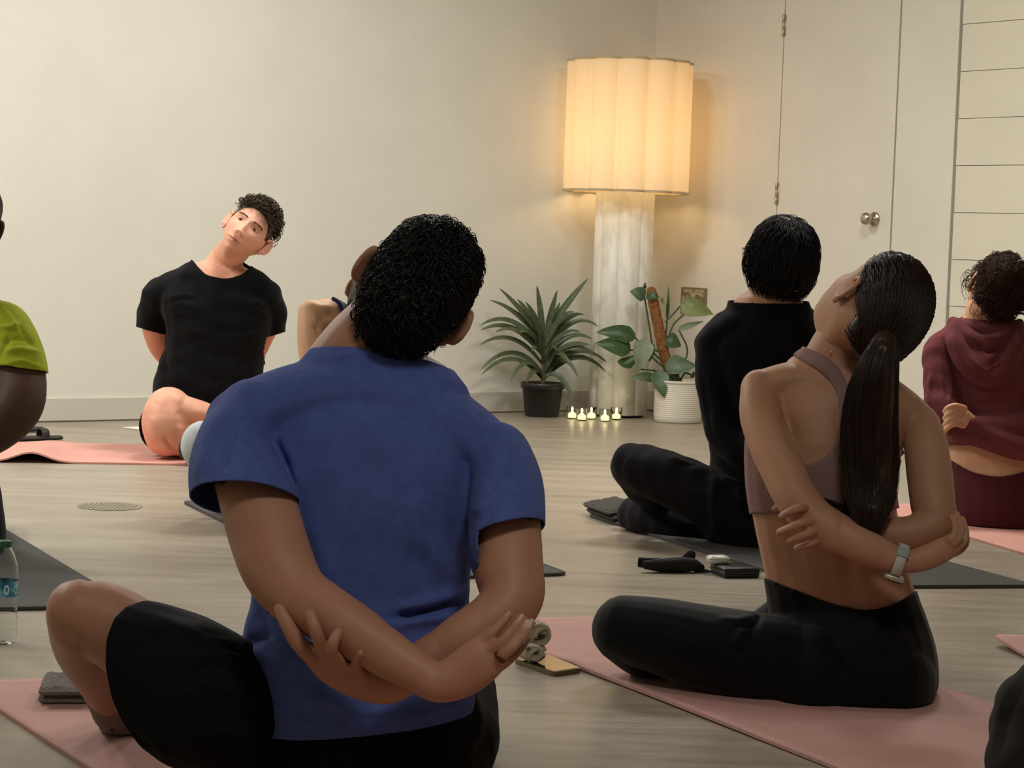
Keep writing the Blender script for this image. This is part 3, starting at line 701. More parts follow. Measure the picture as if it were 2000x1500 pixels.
def shell(v, f, mask, off):
    """clothing that hugs the body: offset copy of the masked region"""
    n = normals_of(v, f); keep = [q for q in f if all(mask[i] for i in q)]
    used = sorted({i for q in keep for i in q}); mp = {a: b for b, a in enumerate(used)}
    o = off if np.isscalar(off) else off[used][:, None]
    return v[used] + n[used] * o, [tuple(mp[i] for i in q) for q in keep]
def boundary(f):
    from collections import Counter
    c = Counter()
    for q in f:
        for i in range(len(q)): a, b = q[i], q[(i + 1) % len(q)]; c[(min(a, b), max(a, b))] += 1
    return sorted({i for e, k in c.items() if k == 1 for i in e})
def snap(v, f, lines, tol=9):
    """move the rim of a garment onto drawn outlines so that its edge runs smooth"""
    v = v.copy(); b = np.array(boundary(f)); px = proj(v[b]); best = np.full(len(b), 1e9); tgt = px.copy()
    for pl in lines:
        pl = catmull(pl, 4)
        for i in range(len(pl) - 1):
            a, c = pl[i], pl[i + 1]; d = c - a; t = np.clip(((px - a) @ d) / max(1e-9, d @ d), 0, 1); q = a + t[:, None] * d; r = np.linalg.norm(px - q, axis=1); m = r < best; best[m] = r[m]; tgt[m] = q[m]
    ok = best < tol; dz = (v[b] - EYE) @ _F; dl = (tgt - px) * (dz / FPX)[:, None]
    mv = dl[:, :1] * _R - dl[:, 1:] * _U; v[b[ok]] += mv[ok]; return v
def tuck(v, f, mask, d):
    n = normals_of(v, f); return v - n * (np.where(mask, d, 0.0))[:, None]
def in_poly(px, poly):
    x, y = px[:, 0], px[:, 1]; r = np.zeros(len(px), bool); n = len(poly)
    for i in range(n):
        x1, y1 = poly[i]; x2, y2 = poly[(i + 1) % n]
        c = ((y1 > y) != (y2 > y)) & (x < (x2 - x1) * (y - y1) / ((y2 - y1) if y2 != y1 else 1e-9) + x1); r ^= c
    return r
def solid(o, t, off=-1):
    m = o.modifiers.new('thickness', 'SOLIDIFY'); m.thickness = t; m.offset = off; return o

# ---- heads
def sm(x, a, b): t = np.clip((x - a) / (b - a), 0, 1); return t * t * (3 - 2 * t)
_ico = {}
def ico(sub):
    if sub not in _ico:
        bm = bmesh.new(); bmesh.ops.create_icosphere(bm, subdivisions=sub, radius=1); bm.verts.index_update()
        _ico[sub] = (np.array([q.co[:] for q in bm.verts]), [tuple(x.index for x in q.verts) for q in bm.faces]); bm.free()
    return _ico[sub]
def head_shape(sub=5, jaw=1.0):
    d, f = ico(sub); x, y, z = d.T.copy()
    X = x * .0755; Y = y * .098; Z = z * .118
    Y = np.where(y > 0, Y * .93, Y * 1.02)
    low = sm(-Z, -.005, .112); fr = sm(y, -.15, .45)
    X = X * (1 - (.40 * jaw) * low * sm(y, -1, .9)) ; X = X * (1 - .28 * sm(-Z, .03, .11) * (1 - fr))
    Y = Y + .034 * low * fr * (1 - .0 * low); Y = np.where(y < 0, Y * (1 - .45 * sm(-Z, .0, .10)), Y)
    # flatter cheeks / temples
    X = X * (1 - .06 * sm(y, .35, .9) * sm(Z, -.02, .05))
    g = lambda cx, cz, sx, sz: np.exp(-(((np.abs(X) - cx) / sx) ** 2 + ((Z - cz) / sz) ** 2) / 2)
    F = sm(y, .25, .6)
    dy = np.zeros_like(X)
    br = np.clip((.034 - Z) / .062, 0, 1) * sm(-Z, .044, .030) if False else np.where(Z > -.028, np.clip((.036 - Z) / .064, 0, 1), np.clip(1 - (-.028 - Z) / .013, 0, 1))
    wn = .0062 + .0055 * np.clip((.03 - Z) / .06, 0, 1)
    dy += .0235 * br * np.exp(-(X / wn) ** 2 / 1.6)
    dy += .0085 * g(.0115, -.031, .0052, .0055)
    dy -= .0115 * g(.031, .017, .0145, .0095); dy += .0045 * g(.030, .036, .019, .006); dy += .005 * g(.044, -.014, .016, .015)
    dy += .0052 * g(0, -.0555, .016, .0042) + .0062 * g(0, -.0675, .0135, .0045) - .0045 * g(0, -.0612, .021, .0016) - .003 * g(0, -.079, .014, .005)
    dy += .0065 * g(0, -.099, .015, .011)
    Y = Y + dy * F
    v = np.stack([X, Y, Z], 1); v[:, 2] += .0
    return v, f
def ear(side):
    """outer ear at the origin of its side (head space)"""
    mb = []; s = side; rim = []
    for t in np.linspace(-1.9, 2.5, 14):
        back = .5 + .5 * math.cos(t)          # 1 at the rear edge
        rim.append((s * (.0785 + .019 * back), -.004 - .0185 * math.cos(t), .0305 * math.sin(t) * (1.0 if math.sin(t) > 0 else .85) + .004, .0046, .0046))
    mb.append(sweep(rim, 8, 2, ref=(1, 0, 0)))
    nb = (s * .72, .69, 0)
    mb.append(sweep([(s * .080, -.006, -.024, .007, .0045), (s * .0855, -.0115, -.012, .0125, .0042), (s * .089, -.0145, .004, .0165, .0042), (s * .0885, -.014, .020, .0145, .0042), (s * .084, -.009, .031, .008, .004)], 14, 3, ref=nb))
    mb.append(sweep([(s * .079, .0, -.031, .0075, .006), (s * .080, -.003, -.020, .009, .006)], 10, 3, ref=(1, 0, 0)))
    v, f = fuse(mb, .0023, 3); return v, f
_ears = {}
def get_ear(s):
    if s not in _ears: _ears[s] = ear(s)
    return _ears[s]
class Head:
    def __init__(s, px, py, Y, tilt=0, yaw=0, pitch=0, scale=1.0, sub=5, jaw=1.0):
        c = P(px, py, Y); fw = unit(c - EYE); a = math.radians(tilt)
        r0 = _R - fw * np.dot(_R, fw); r0 = unit(r0); u0 = np.cross(r0, fw)
        X = r0 * math.cos(a) - u0 * math.sin(a); Z = r0 * math.sin(a) + u0 * math.cos(a); Yv = np.cross(Z, X)
        B = np.column_stack([X, Yv, Z]); cy, sy = math.cos(math.radians(yaw)), math.sin(math.radians(yaw))
        Rz = np.array([[cy, -sy, 0], [sy, cy, 0], [0, 0, 1]]); cp, sp_ = math.cos(math.radians(pitch)), math.sin(math.radians(pitch))
        Rx = np.array([[1, 0, 0], [0, cp, -sp_], [0, sp_, cp]])
        s.R = B @ Rz @ Rx; s.c = c; s.k = scale; s.lv, s.f = head_shape(sub, jaw); s.v = s.W(s.lv)
    def W(s, p): return (np.atleast_2d(p) * s.k) @ s.R.T + s.c
    def at(s, *p): return s.W(np.array(p))[0]
    def ears(s): return [(s.W(get_ear(q)[0]), get_ear(q)[1]) for q in (-1, 1)]
    def surf(s, d, off=0):
        """point on the scalp in direction d (head space)"""
        d = np.atleast_2d(d); d = d / np.linalg.norm(d, axis=1, keepdims=True)
        base, _ = ico(5); i = np.argmax(d @ base.T, axis=1)
        v5, _ = head_shape(5) if not hasattr(Head, '_h5') else (Head._h5, None)
        if not hasattr(Head, '_h5'): Head._h5 = v5
        return Head._h5[i] + d * off
def hair_mask(d, front=.62, side=.05, nape=-.55, temple=58, back=92):
    """unit directions -> inside the hairline"""
    az = np.degrees(np.arctan2(np.abs(d[:, 0]), d[:, 1]))
    lim = np.interp(az, [0, 30, temple, temple + 14, back, back + 22, 180], [front, front - .02, front - .16, side, side + .02, nape * .75, nape])
    return d[:, 2] - lim
def hair_cap(H, thick=.014, lump=.004, seed=1, sc=60, front=.62, side=.05, nape=-.55, temple=58, back=92, bulge=None):
    d, f = ico(5); h6, _ = head_shape(5); m = hair_mask(d, front, side, nape, temple, back)
    r = np.random.default_rng(seed); n = np.zeros(len(d))
    for k in range(12): w_ = r.normal(0, 1, 3) * sc * .1 * r.uniform(.6, 2.2); n += np.sin(d @ w_ + r.uniform(0, 6.3)) / 3.2
    t = sm(m, -.03, .16) * (thick + lump * n)
    if bulge is not None: t = t + bulge(d) * sm(m, -.02, .2)
    v = h6 + d * (t - .0025 * (m < 0))[:, None]
    keep = [q for q in f if m[q[0]] > -.04 and m[q[1]] > -.04 and m[q[2]] > -.04]
    used = sorted({i for q in keep for i in q}); mp = {a: b for b, a in enumerate(used)}
    return H.W(v[used]), [tuple(mp[i] for i in q) for q in keep]
def strands(paths, r0=.0006, r1=.0002, ns=3):
    """paths (n, k, 3) -> one mesh of thin prisms"""
    Pn = np.asarray(paths); n, k, _ = Pn.shape; T = np.gradient(Pn, axis=1); T /= np.maximum(np.linalg.norm(T, axis=2, keepdims=True), 1e-9)
    ref = np.broadcast_to(np.array([.31, .83, .46]), T.shape); S = np.cross(T, ref); S /= np.maximum(np.linalg.norm(S, axis=2, keepdims=True), 1e-9); D = np.cross(S, T)
    rr = np.broadcast_to(np.asarray(r0).reshape(-1, 1), (n, k)) * np.linspace(1, 0, k)[None] ** .5 + r1
    th = np.arange(ns) * 2 * math.pi / ns
    V = Pn[:, :, None, :] + (S[:, :, None, :] * np.cos(th)[None, None, :, None] + D[:, :, None, :] * np.sin(th)[None, None, :, None]) * rr[:, :, None, None]
    V = V.reshape(-1, 3); f = []
    a = (np.arange(n)[:, None, None] * k + np.arange(k - 1)[None, :, None]) * ns; i = np.arange(ns)[None, None]; i2 = (i + 1) % ns
    q = np.stack([a + i, a + i2, a + ns + i2, a + ns + i], -1).reshape(-1, 4)
    return V, q
def mesh_np(name, V, q, mat, parent):
    me = bpy.data.meshes.new(name); me.vertices.add(len(V)); me.vertices.foreach_set('co', V.ravel())
    k = q.shape[1]; me.loops.add(q.size); me.loops.foreach_set('vertex_index', q.ravel()); me.polygons.add(len(q))
    me.polygons.foreach_set('loop_start', np.arange(len(q)) * k); me.polygons.foreach_set('loop_total', np.full(len(q), k)); me.polygons.foreach_set('use_smooth', np.ones(len(q), bool))
    me.update(calc_edges=True); me.validate(); o = bpy.data.objects.new(name, me); COL.objects.link(o); me.materials.append(mat)
    o.parent = parent; o.matrix_parent_inverse = Matrix.Translation(parent.location).inverted(); return o
def scalp_strands(H, n, length, flow, curl=0, freq=3, k=9, lift=.010, seed=3, r0=.0007, thick=.008, spread=.25, sides=0.0, **hm):
    """short hair: roots on the scalp, flow(d) tangent in head space"""
    r = np.random.default_rng(seed); d = r.normal(0, 1, (n * 4, 3)); d /= np.linalg.norm(d, axis=1, keepdims=True)
    d = d[hair_mask(d, **hm) > 0.0][:n]; n = len(d); ht = r.uniform(.25, 1.15, (n, 1)) * (1 - sides * np.abs(d[:, :1]) ** 2.5); p = H.surf(d, 0) + d * thick * ht
    fl = flow(d) + r.normal(0, spread, (n, 3)); fl -= d * (fl * d).sum(1, keepdims=True); fl /= np.maximum(np.linalg.norm(fl, axis=1, keepdims=True), 1e-6)
    bi = np.cross(d, fl); L = length * r.uniform(.55, 1.25, n) * (1 - sides * .8 * np.abs(d[:, 0]) ** 2.5); ph = r.uniform(0, 6.3, n); cu = curl * r.uniform(.5, 1.4, n) * (1 - sides * .8 * np.abs(d[:, 0]) ** 2.5)
    out = []
    for j in range(k):
        t = j / (k - 1)
        q = p + fl * (L * t)[:, None] + d * (lift * math.sin(math.pi * t * .8) - .5 * (L * t) ** 2 / .1)[:, None]
        a = ph + freq * 2 * math.pi * t
        q = q + bi * (cu * np.sin(a) * min(1, t * 2.5))[:, None] + d * (cu * .8 * np.cos(a) * min(1, t * 2.5))[:, None]
        out.append(q)
    out = np.stack(out, 1); out = H.W(out.reshape(-1, 3)).reshape(n, k, 3)
    return strands(out, r0 * r.uniform(.7, 1.3, n))
def hair_mat(name, rgb, rough=.42, spec=.35):
    return M(name, rgb, rough, 0, .35, 30, spec=spec)
def skin_mat(name, rgb, red=.0, rough=.52):
    m, nt, b = new_mat(name); c = lin(rgb); v = coord(nt); f1 = noise(nt, v, 9, 4); f2 = noise(nt, v, 300, 3)
    base = ramp(nt, f1, [(.3, tuple(min(1, x * k) for x, k in zip(c, (.93, .88, .86)))), (.7, tuple(min(1, x * k) for x, k in zip(c, (1.05, 1.05, 1.05))))])
    at = nt.nodes.new('ShaderNodeAttribute'); at.attribute_name = 'tint'
    nt.links.new(mixc(nt, 1.0, base, at.outputs['Color'], 'MULTIPLY'), b.inputs['Base Color'])
    b.inputs['Roughness'].default_value = rough; b.inputs['Specular IOR Level'].default_value = .35
    bump(nt, b, f2, .12, .0015); return m
class Person:
    def __init__(s, loc, label, skin):
        s.e = empty('person', (loc[0], loc[1], 0), label, 'person'); s.parts = []; s.skin = skin
    def body(s, groups, extra=(), voxel=.005, smooth=5, tint=None, clamp=.0085, hide=None):
        """groups: lists of tubes fused together; extra: finished meshes (head, ears)"""
        mb_v = []; mb_f = []; k = 0
        for g in groups:
            v, f = fuse(g, voxel, smooth)
            if hide is not None: v = tuck(v, f, hide(proj(v), v), .016)
            v = floor_clamp(v, clamp); mb_v.append(v); mb_f += [tuple(i + k for i in q) for q in f]; k += len(v)
        s.nfused = k
        for (v, f) in extra: mb_v.append(v); mb_f += [tuple(i + k for i in q) for q in f]; k += len(v)
        V = np.vstack(mb_v); s.bv, s.bf = V, mb_f
        o = mesh_obj('body', V, mb_f, s.skin, s.e)
        a = o.data.attributes.new('tint', 'FLOAT_COLOR', 'POINT'); col = np.ones((len(V), 4), np.float32)
        if tint is not None: col[:, :3] = tint(V)
        a.data.foreach_set('color', col.ravel()); s.bo = o; return o
    def add(s, name, vf, mat, thick=0, off=-1):
        v, f = vf
        if isinstance(f, np.ndarray): return mesh_np(name, v, f, mat, s.e)
        o = mesh_obj(name, v, f, mat, s.e)
        if thick: solid(o, thick, off)
        return o
def join(*vf):
    mb = MB()
    for (v, f) in vf: mb.add(v, f)
    return mb.v, mb.f
def cloth(name, rgb, rough=.9, sc=420, vary=.10, bstr=.35, sheen=.04):
    return M(name, rgb, rough, 0, vary, 60, sc, bstr, .003, spec=.12, sheen=sheen)
cloth_roll('upper_roll', P(1046, 1238, ppc[1] + .05), .036, 1.7, .030, .95, M_SOCK, bc, .6)
cloth_roll('lower_roll', np.array([*P(1036, 1268, ppc[1] + .01)[:2], .0115 + .019]), .029, 1.6, .030, .62, M_SOCK, bc, 2.2)
# ------------------------------------------------------------------ man in the blue t-shirt (back to us, arms folded behind)
def man_blue():
    p = Person(P(720, 1500, 3.25), 'person in a blue t-shirt and black shorts seated with forearms crossed behind the back', skin_mat('skin_tan', (176, 128, 102)))
    H = Head(803, 582, 3.29, 34, 0, 10, .99, 5)
    neck = pt([(682, 760, 3.31, 122, .08), (698, 705, 3.31, 92, .07), (728, 660, 3.31, 80, .064), (782, 605, 3.30, 72, .06)])
    torso = [(722, 1450, 3.25, 205, .125), (706, 1330, 3.25, 212, .125), (702, 1180, 3.27, 200, .115), (708, 1060, 3.27, 205, .118), (725, 950, 3.28, 212, .118), (738, 860, 3.29, 210, .112), (740, 800, 3.30, 180, .10)]
    yoke = [(478, 822, 3.27, 52, .06), (560, 795, 3.28, 62, .075), (650, 780, 3.29, 70, .085), (735, 780, 3.29, 72, .088), (820, 805, 3.29, 66, .085), (900, 850, 3.28, 60, .075), (970, 905, 3.27, 52, .06)]
    armL = [(480, 840, 3.25, 58), (482, 900, 3.2, 70), (500, 965, 3.15, 75), (520, 1040, 3.10, 76), (545, 1110, 3.06, 74), (582, 1162, 3.03, 64), (640, 1200, 3.0, 58), (710, 1246, 2.975, 54), (780, 1292, 2.955, 45), (842, 1327, 2.945, 36, .026)]
    armR = [(985, 915, 3.25, 58), (990, 980, 3.2, 66), (990, 1050, 3.15, 69), (994, 1115, 3.11, 69), (1000, 1165, 3.08, 64), (968, 1208, 3.055, 57), (895, 1255, 3.035, 52), (825, 1298, 3.025, 45), (768, 1334, 3.02, 37, .026)]
    palmL = [(820, 1318, 2.95, 36, .028), (855, 1333, 2.943, 40, .027), (900, 1318, 2.94, 46, .022), (940, 1288, 2.94, 47, .019), (965, 1264, 2.945, 40, .015)]
    fr = 12.5
    def fing(pts, r=fr, taper=.8):
        n = len(pts); return pt([(x, y, Y, r * (1 - (1 - taper) * i / (n - 1))) for i, (x, y, Y) in enumerate(pts)], n=12, sub=4)
    handL = [pt([(690, 1233, 2.982, 46), (740, 1266, 2.967, 49)] + armL[8:]), pt(palmL, sub=5),
             fing([(930, 1262, 2.945), (962, 1236, 2.938), (982, 1214, 2.955), (993, 1200, 2.985)], 11.5),
             fing([(944, 1280, 2.94), (982, 1252, 2.925), (1006, 1224, 2.942), (1018, 1206, 2.978)], 11.5),
             fing([(948, 1300, 2.94), (996, 1270, 2.922), (1024, 1238, 2.94), (1038, 1216, 2.98)], 11.5),
             fing([(940, 1320, 2.945), (984, 1298, 2.935), (1014, 1270, 2.955), (1030, 1248, 2.985)], 10.5),
             fing([(870, 1300, 2.955), (905, 1272, 2.965), (940, 1246, 2.985), (960, 1230, 3.0)], 13)]
    palmR = [(800, 1318, 3.02, 36, .027), (762, 1340, 3.018, 36, .026), (712, 1328, 3.01, 42, .024), (660, 1300, 3.0, 44, .02), (625, 1272, 2.995, 38, .018)]
    handR = [pt([(915, 1242, 3.04, 44), (860, 1277, 3.03, 47)] + armR[7:]), pt(palmR, sub=5),
             fing([(632, 1300, 2.995), (588, 1262, 2.98), (563, 1224, 2.98), (547, 1190, 2.992)], 19, .72),
             fing([(650, 1298, 2.985), (626, 1258, 2.955), (615, 1226, 2.945), (606, 1200, 2.955)], 16, .75),
             fing([(676, 1306, 2.98), (650, 1278, 2.942), (651, 1254, 2.93), (660, 1236, 2.938)], 15, .75),
             fing([(704, 1318, 2.985), (694, 1296, 2.955), (704, 1276, 2.94)], 12)]
    hip = P(840, 1450, 3.28)
    kR = np.array([-.10, 3.70, .17]); fR = np.array([-.48, 3.66, .05])
    legR = sweep([(*hip, .095, .095), (*(hip * .5 + kR * .5), .085, .08), (*kR, .062, .06), (*(kR * .5 + fR * .5), .056, .054), (*fR, .04, .04)], 18, 5)
    thighL = pt([(600, 1440, 3.24, 115, .085), (420, 1345, 3.21, 90, .078), (300, 1274, 3.19, 84, .074), (205, 1214, 3.175, 78, .067), (152, 1192, 3.165, 62, .056)])
    shinL = pt([(150, 1205, 3.17, 60, .058), (168, 1262, 3.27, 64, .056), (198, 1325, 3.42, 50, .048), (222, 1382, 3.53, 36, .036)])
    footL = pt([(210, 1350, 3.5, 36, .036), (226, 1400, 3.54, 36, .036), (250, 1432, 3.56, 32, .034), (300, 1444, 3.56, 32, .03)])
    pel = pt([(718, 1380, 3.26, 200, .12), (722, 1460, 3.26, 225, .14), (722, 1530, 3.27, 215, .15)])
    core = [pt(torso, exp=2.3), pt(yoke), neck, pt(armL[:8] + [(780, 1292, 2.955, 38)]), pel, thighL, shinL, footL, legR]
    p.body([core, [pt(armR[:7] + [(825, 1298, 3.025, 38)])]], [fuse(handL, .0032, 3), fuse(handR, .0032, 3), (H.v, H.f)] + H.ears(), .0048, 5, hide=lambda u, c: ((u[:, 0] > 350) & (u[:, 0] < 500) & (u[:, 1] > 1150) & (c[:, 1] > 3.125)) | ((u[:, 0] < 620) & (u[:, 1] > 1330) & (u[:, 0] > 300) & (c[:, 1] > 3.06)) | ((c[:, 1] > 3.12) & (u[:, 1] > 770) & (u[:, 0] > 380) & (u[:, 0] < 1070) & ~((u[:, 0] < 600) & (u[:, 1] > 940) & (c[:, 1] < 3.17)) & ~((u[:, 0] > 918) & (u[:, 1] > 1010))) | ((u[:, 0] < 600) & (u[:, 1] < 925) & (u[:, 1] > 730)) | ((u[:, 0] > 900) & (u[:, 1] < 1000) & (u[:, 1] > 770)))
    # t-shirt
    T = [(724, 1475, 3.25, 214, .166), (714, 1400, 3.25, 224, .162), (704, 1335, 3.25, 228, .152), (698, 1265, 3.255, 229, .140), (704, 1190, 3.265, 215, .128), (708, 1100, 3.27, 215, .126), (718, 1010, 3.275, 222, .128), (728, 930, 3.28, 226, .126), (738, 860, 3.29, 220, .12), (740, 805, 3.30, 190, .108)]
    Yk = [(470, 820, 3.255, 66, .072), (560, 790, 3.28, 72, .085), (650, 772, 3.29, 78, .094), (735, 772, 3.29, 79, .097), (820, 800, 3.29, 75, .094), (900, 846, 3.28, 70, .085), (978, 908, 3.265, 62, .07)]
    collar = pt([(705, 790, 3.30, 180, .10), (702, 735, 3.305, 128, .088), (712, 694, 3.31, 94, .076), (716, 672, 3.312, 86, .072)])
    slL = pt([(486, 815, 3.26, 70, .07), (458, 875, 3.215, 80, .075), (458, 930, 3.17, 92, .078), (476, 985, 3.125, 104, .08), (495, 1050, 3.08, 108, .082)])
    slR = pt([(975, 895, 3.26, 64, .068), (988, 950, 3.215, 72, .07), (990, 1010, 3.17, 76, .072), (990, 1080, 3.12, 76, .072)])
    v, f = fuse([pt(T, exp=2.3), pt(Yk), collar, slL, slR], .0048, 7)
    px = lambda x, y, Y: P(x, y, Y)
    q, n = pln(px(374, 966, 3.13), px(582, 978, 3.12), px(478, 940, 3.055), px(500, 1060, 3.05)); v, f = cut(v, f, q, n, px(484, 1005, 3.11), .16, lambda u, c: ((u[:, 0] < 604) & (c[:, 1] < 3.15)) | ((u[:, 0] < 540) & (c[:, 1] < 3.175)) | (u[:, 0] < 480))
    q, n = pln(px(1062, 1022, 3.15), px(918, 1062, 3.15), px(985, 1018, 3.08), px(990, 1100, 3.1)); v, f = cut(v, f, q, n, px(990, 1060, 3.13), .10, lambda u, c: (u[:, 0] > 932))
    q, n = pln(px(520, 1415, 3.25), px(935, 1378, 3.25), px(690, 1440, 3.09), px(720, 1600, 3.25)); v, f = cut(v, f, q, n)
    q, n = pln(px(622, 690, 3.31), px(802, 716, 3.31), px(705, 680, 3.235), px(720, 500, 3.31)); v, f = cut(v, f, q, n, px(715, 660, 3.31), .14)
    fl = [([(462, 756), (520, 830), (560, 905), (582, 965)], 7, -.004), ([(585, 970), (570, 890), (540, 840)], 16, .004), ([(1012, 880), (985, 960), (930, 1040)], 6, -.0035), ([(990, 880), (950, 950), (925, 1020)], 14, .004), ([(1000, 930), (955, 990), (932, 1010)], 10, .004),
          ([(760, 1210), (840, 1190), (918, 1168)], 9, -.009), ([(765, 1195), (850, 1172), (920, 1150)], 12, .008), ([(740, 1228), (860, 1206), (920, 1190)], 12, .007), ([(480, 1262), (560, 1300), (700, 1310)], 14, .006), ([(505, 1180), (520, 1240), (480, 1262)], 12, -.006),
          ([(520, 1395), (640, 1420), (780, 1412), (930, 1365)], 5, .0025), ([(530, 1310), (620, 1370), (700, 1385)], 18, .005), ([(650, 1400), (720, 1390), (800, 1400)], 14, .006), ([(600, 1000), (640, 1100), (660, 1200)], 22, .004), ([(800, 950), (820, 1050), (900, 1150)], 20, .004), ([(880, 1000), (900, 1080), (910, 1140)], 10, -.004),
          ([(430, 800), (400, 870), (392, 940)], 14, .004), ([(470, 790), (450, 870), (440, 930)], 10, -.003), ([(640, 697), (720, 688), (800, 716)], 4, .0016), ([(560, 1020), (545, 1100), (560, 1150)], 12, .005), ([(700, 850), (720, 1000), (700, 1120)], 40, -.004), ([(850, 760), (930, 830), (980, 900)], 12, .003)]
    fl = [(a, w_, h * 1.5) for (a, w_, h) in fl]; v = folds(v, f, fl); v = wrinkle(v, f, .0014, 40, seed=2)
    p.add('t_shirt', (v, f), cloth('cotton_blue', (80, 95, 156), .88, 380, .12, .3), .0022)
    # shorts
    S = [(716, 1330, 3.255, 208, .128), (720, 1400, 3.255, 228, .142), (722, 1460, 3.26, 240, .155), (722, 1520, 3.27, 236, .162), (722, 1560, 3.28, 215, .15)]
    sl = pt([(680, 1495, 3.28, 90, .08), (545, 1440, 3.25, 112, .10), (400, 1366, 3.185, 146, .112), (300, 1330, 3.175, 150, .114), (210, 1302, 3.17, 150, .112)], exp=2.2)
    rl = sweep([(*hip, .108, .108), (*(hip * .6 + kR * .4), .1, .095), (*(hip * .35 + kR * .65), .09, .085)], 18, 5)
    v, f = fuse([pt(S, exp=2.2), sl, rl], .0055, 7); v = floor_clamp(v, .009)
    q, n = pln(px(334, 1205, 3.2), px(229, 1330, 3.075), px(300, 1496, 3.1), px(100, 1300, 3.2)); v, f = cut(v, f, q, n, None, None, lambda u, c: u[:, 0] < 420)
    q, n = pln(px(495, 1300, 3.25), px(935, 1300, 3.25), px(700, 1330, 3.1), px(720, 1000, 3.25)); v, f = cut(v, f, q, n, None, None, lambda u, c: (u[:, 0] > 560) & (c[:, 1] < 3.45))
    fl = [([(330, 1215), (400, 1250), (470, 1262)], 10, .005), ([(350, 1290), (430, 1275), (480, 1290)], 8, .006), ([(360, 1320), (420, 1300), (490, 1330)], 8, -.005), ([(300, 1380), (400, 1340), (500, 1360)], 14, .006), ([(470, 1290), (500, 1400), (560, 1480)], 12, -.008), ([(380, 1450), (450, 1420), (520, 1460)], 14, .007), ([(940, 1380), (930, 1440), (900, 1490)], 10, .005), ([(250, 1400), (300, 1440), (330, 1490)], 9, .004)]
    v = folds(v, f, fl); v = wrinkle(v, f, .002, 34, seed=5)
    p.add('shorts', (v, f), cloth('short_black', (13, 12, 13), .8, 300, .2, .3), .0025)
    # sock
    sv, sf = fuse([pt([(203, 1350, 3.475, 41, .046), (214, 1372, 3.50, 42, .045), (226, 1395, 3.53, 42, .043), (244, 1424, 3.55, 40, .042), (300, 1440, 3.55, 38, .036)])], .004, 3)
    sv = wrinkle(floor_clamp(sv, .009), sf, .0012, 90, seed=8)
    so = p.add('sock', (sv, sf), cloth('sock_grey', (128, 118, 106), .95, 200, .1, .6), .002)
    # worn lettering down the sock
    mk = []
    for (x, y) in ((230, 1390), (227, 1399), (226, 1407), (224, 1416), (220, 1426)):
        c = P(x, y, 3.482); 
        mk.append(sweep([(*(c + _R * -.0035), .0016, .0012), (*(c + _R * .0035 + _U * .001), .0016, .0012)], 6, 2)); mk.append(sweep([(*(c + _R * -.002 + _U * .003), .0013, .0012), (*(c + _R * .0 - _U * .003), .0013, .0012)], 6, 2))
    o = p.add('lettering', join(*mk), M('sock_print', (104, 54, 32), .8))
    # ring
    c0 = P(977, 1282, 2.927); ax = unit(P(996, 1266, 2.93) - P(952, 1296, 2.94)); 
    R = np.column_stack([unit(np.cross(ax, [0, 0, 1])), np.cross(ax, unit(np.cross(ax, [0, 0, 1]))), ax]); r_ = fr * 1.06 / SC(2.93)
    rb = MB(); rb.lathe([(r_ * .97, -.0028), (r_ * 1.09, -.0026), (r_ * 1.11, 0), (r_ * 1.09, .0026), (r_ * .97, .0028)], c0, 28, R, closed=False)
    rb.build('ring', M('ring_bronze', (110, 62, 32), .3, .8), p.e)
    # hair
    hm = dict(front=.5, side=.10, nape=-.60, temple=60, back=106)
    hc = hair_cap(H, .007, .002, 4, 70, bulge=lambda d: -.005 * np.abs(d[:, 0]) ** 2 + .003 * np.clip(d[:, 2], 0, 1), **hm)
    hmat = hair_mat('hair_black', (20, 16, 13), .38)
    st = scalp_strands(H, 4800, .042, lambda d: np.stack([d[:, 0] * .3, -np.ones(len(d)) * .2, -np.ones(len(d)) * 1.0], 1),   .0044, 1.15, 10, .008, 5, .0010, .0115, .6, .85, **hm)
    mb = MB(); mb.add(*hc); nv = len(mb.v); hf = [tuple(q) for q in mb.f]
    p.add('hair', hc, hmat); p.add('hair_strands', st, hmat)['kind'] = 'stuff'
man_blue()
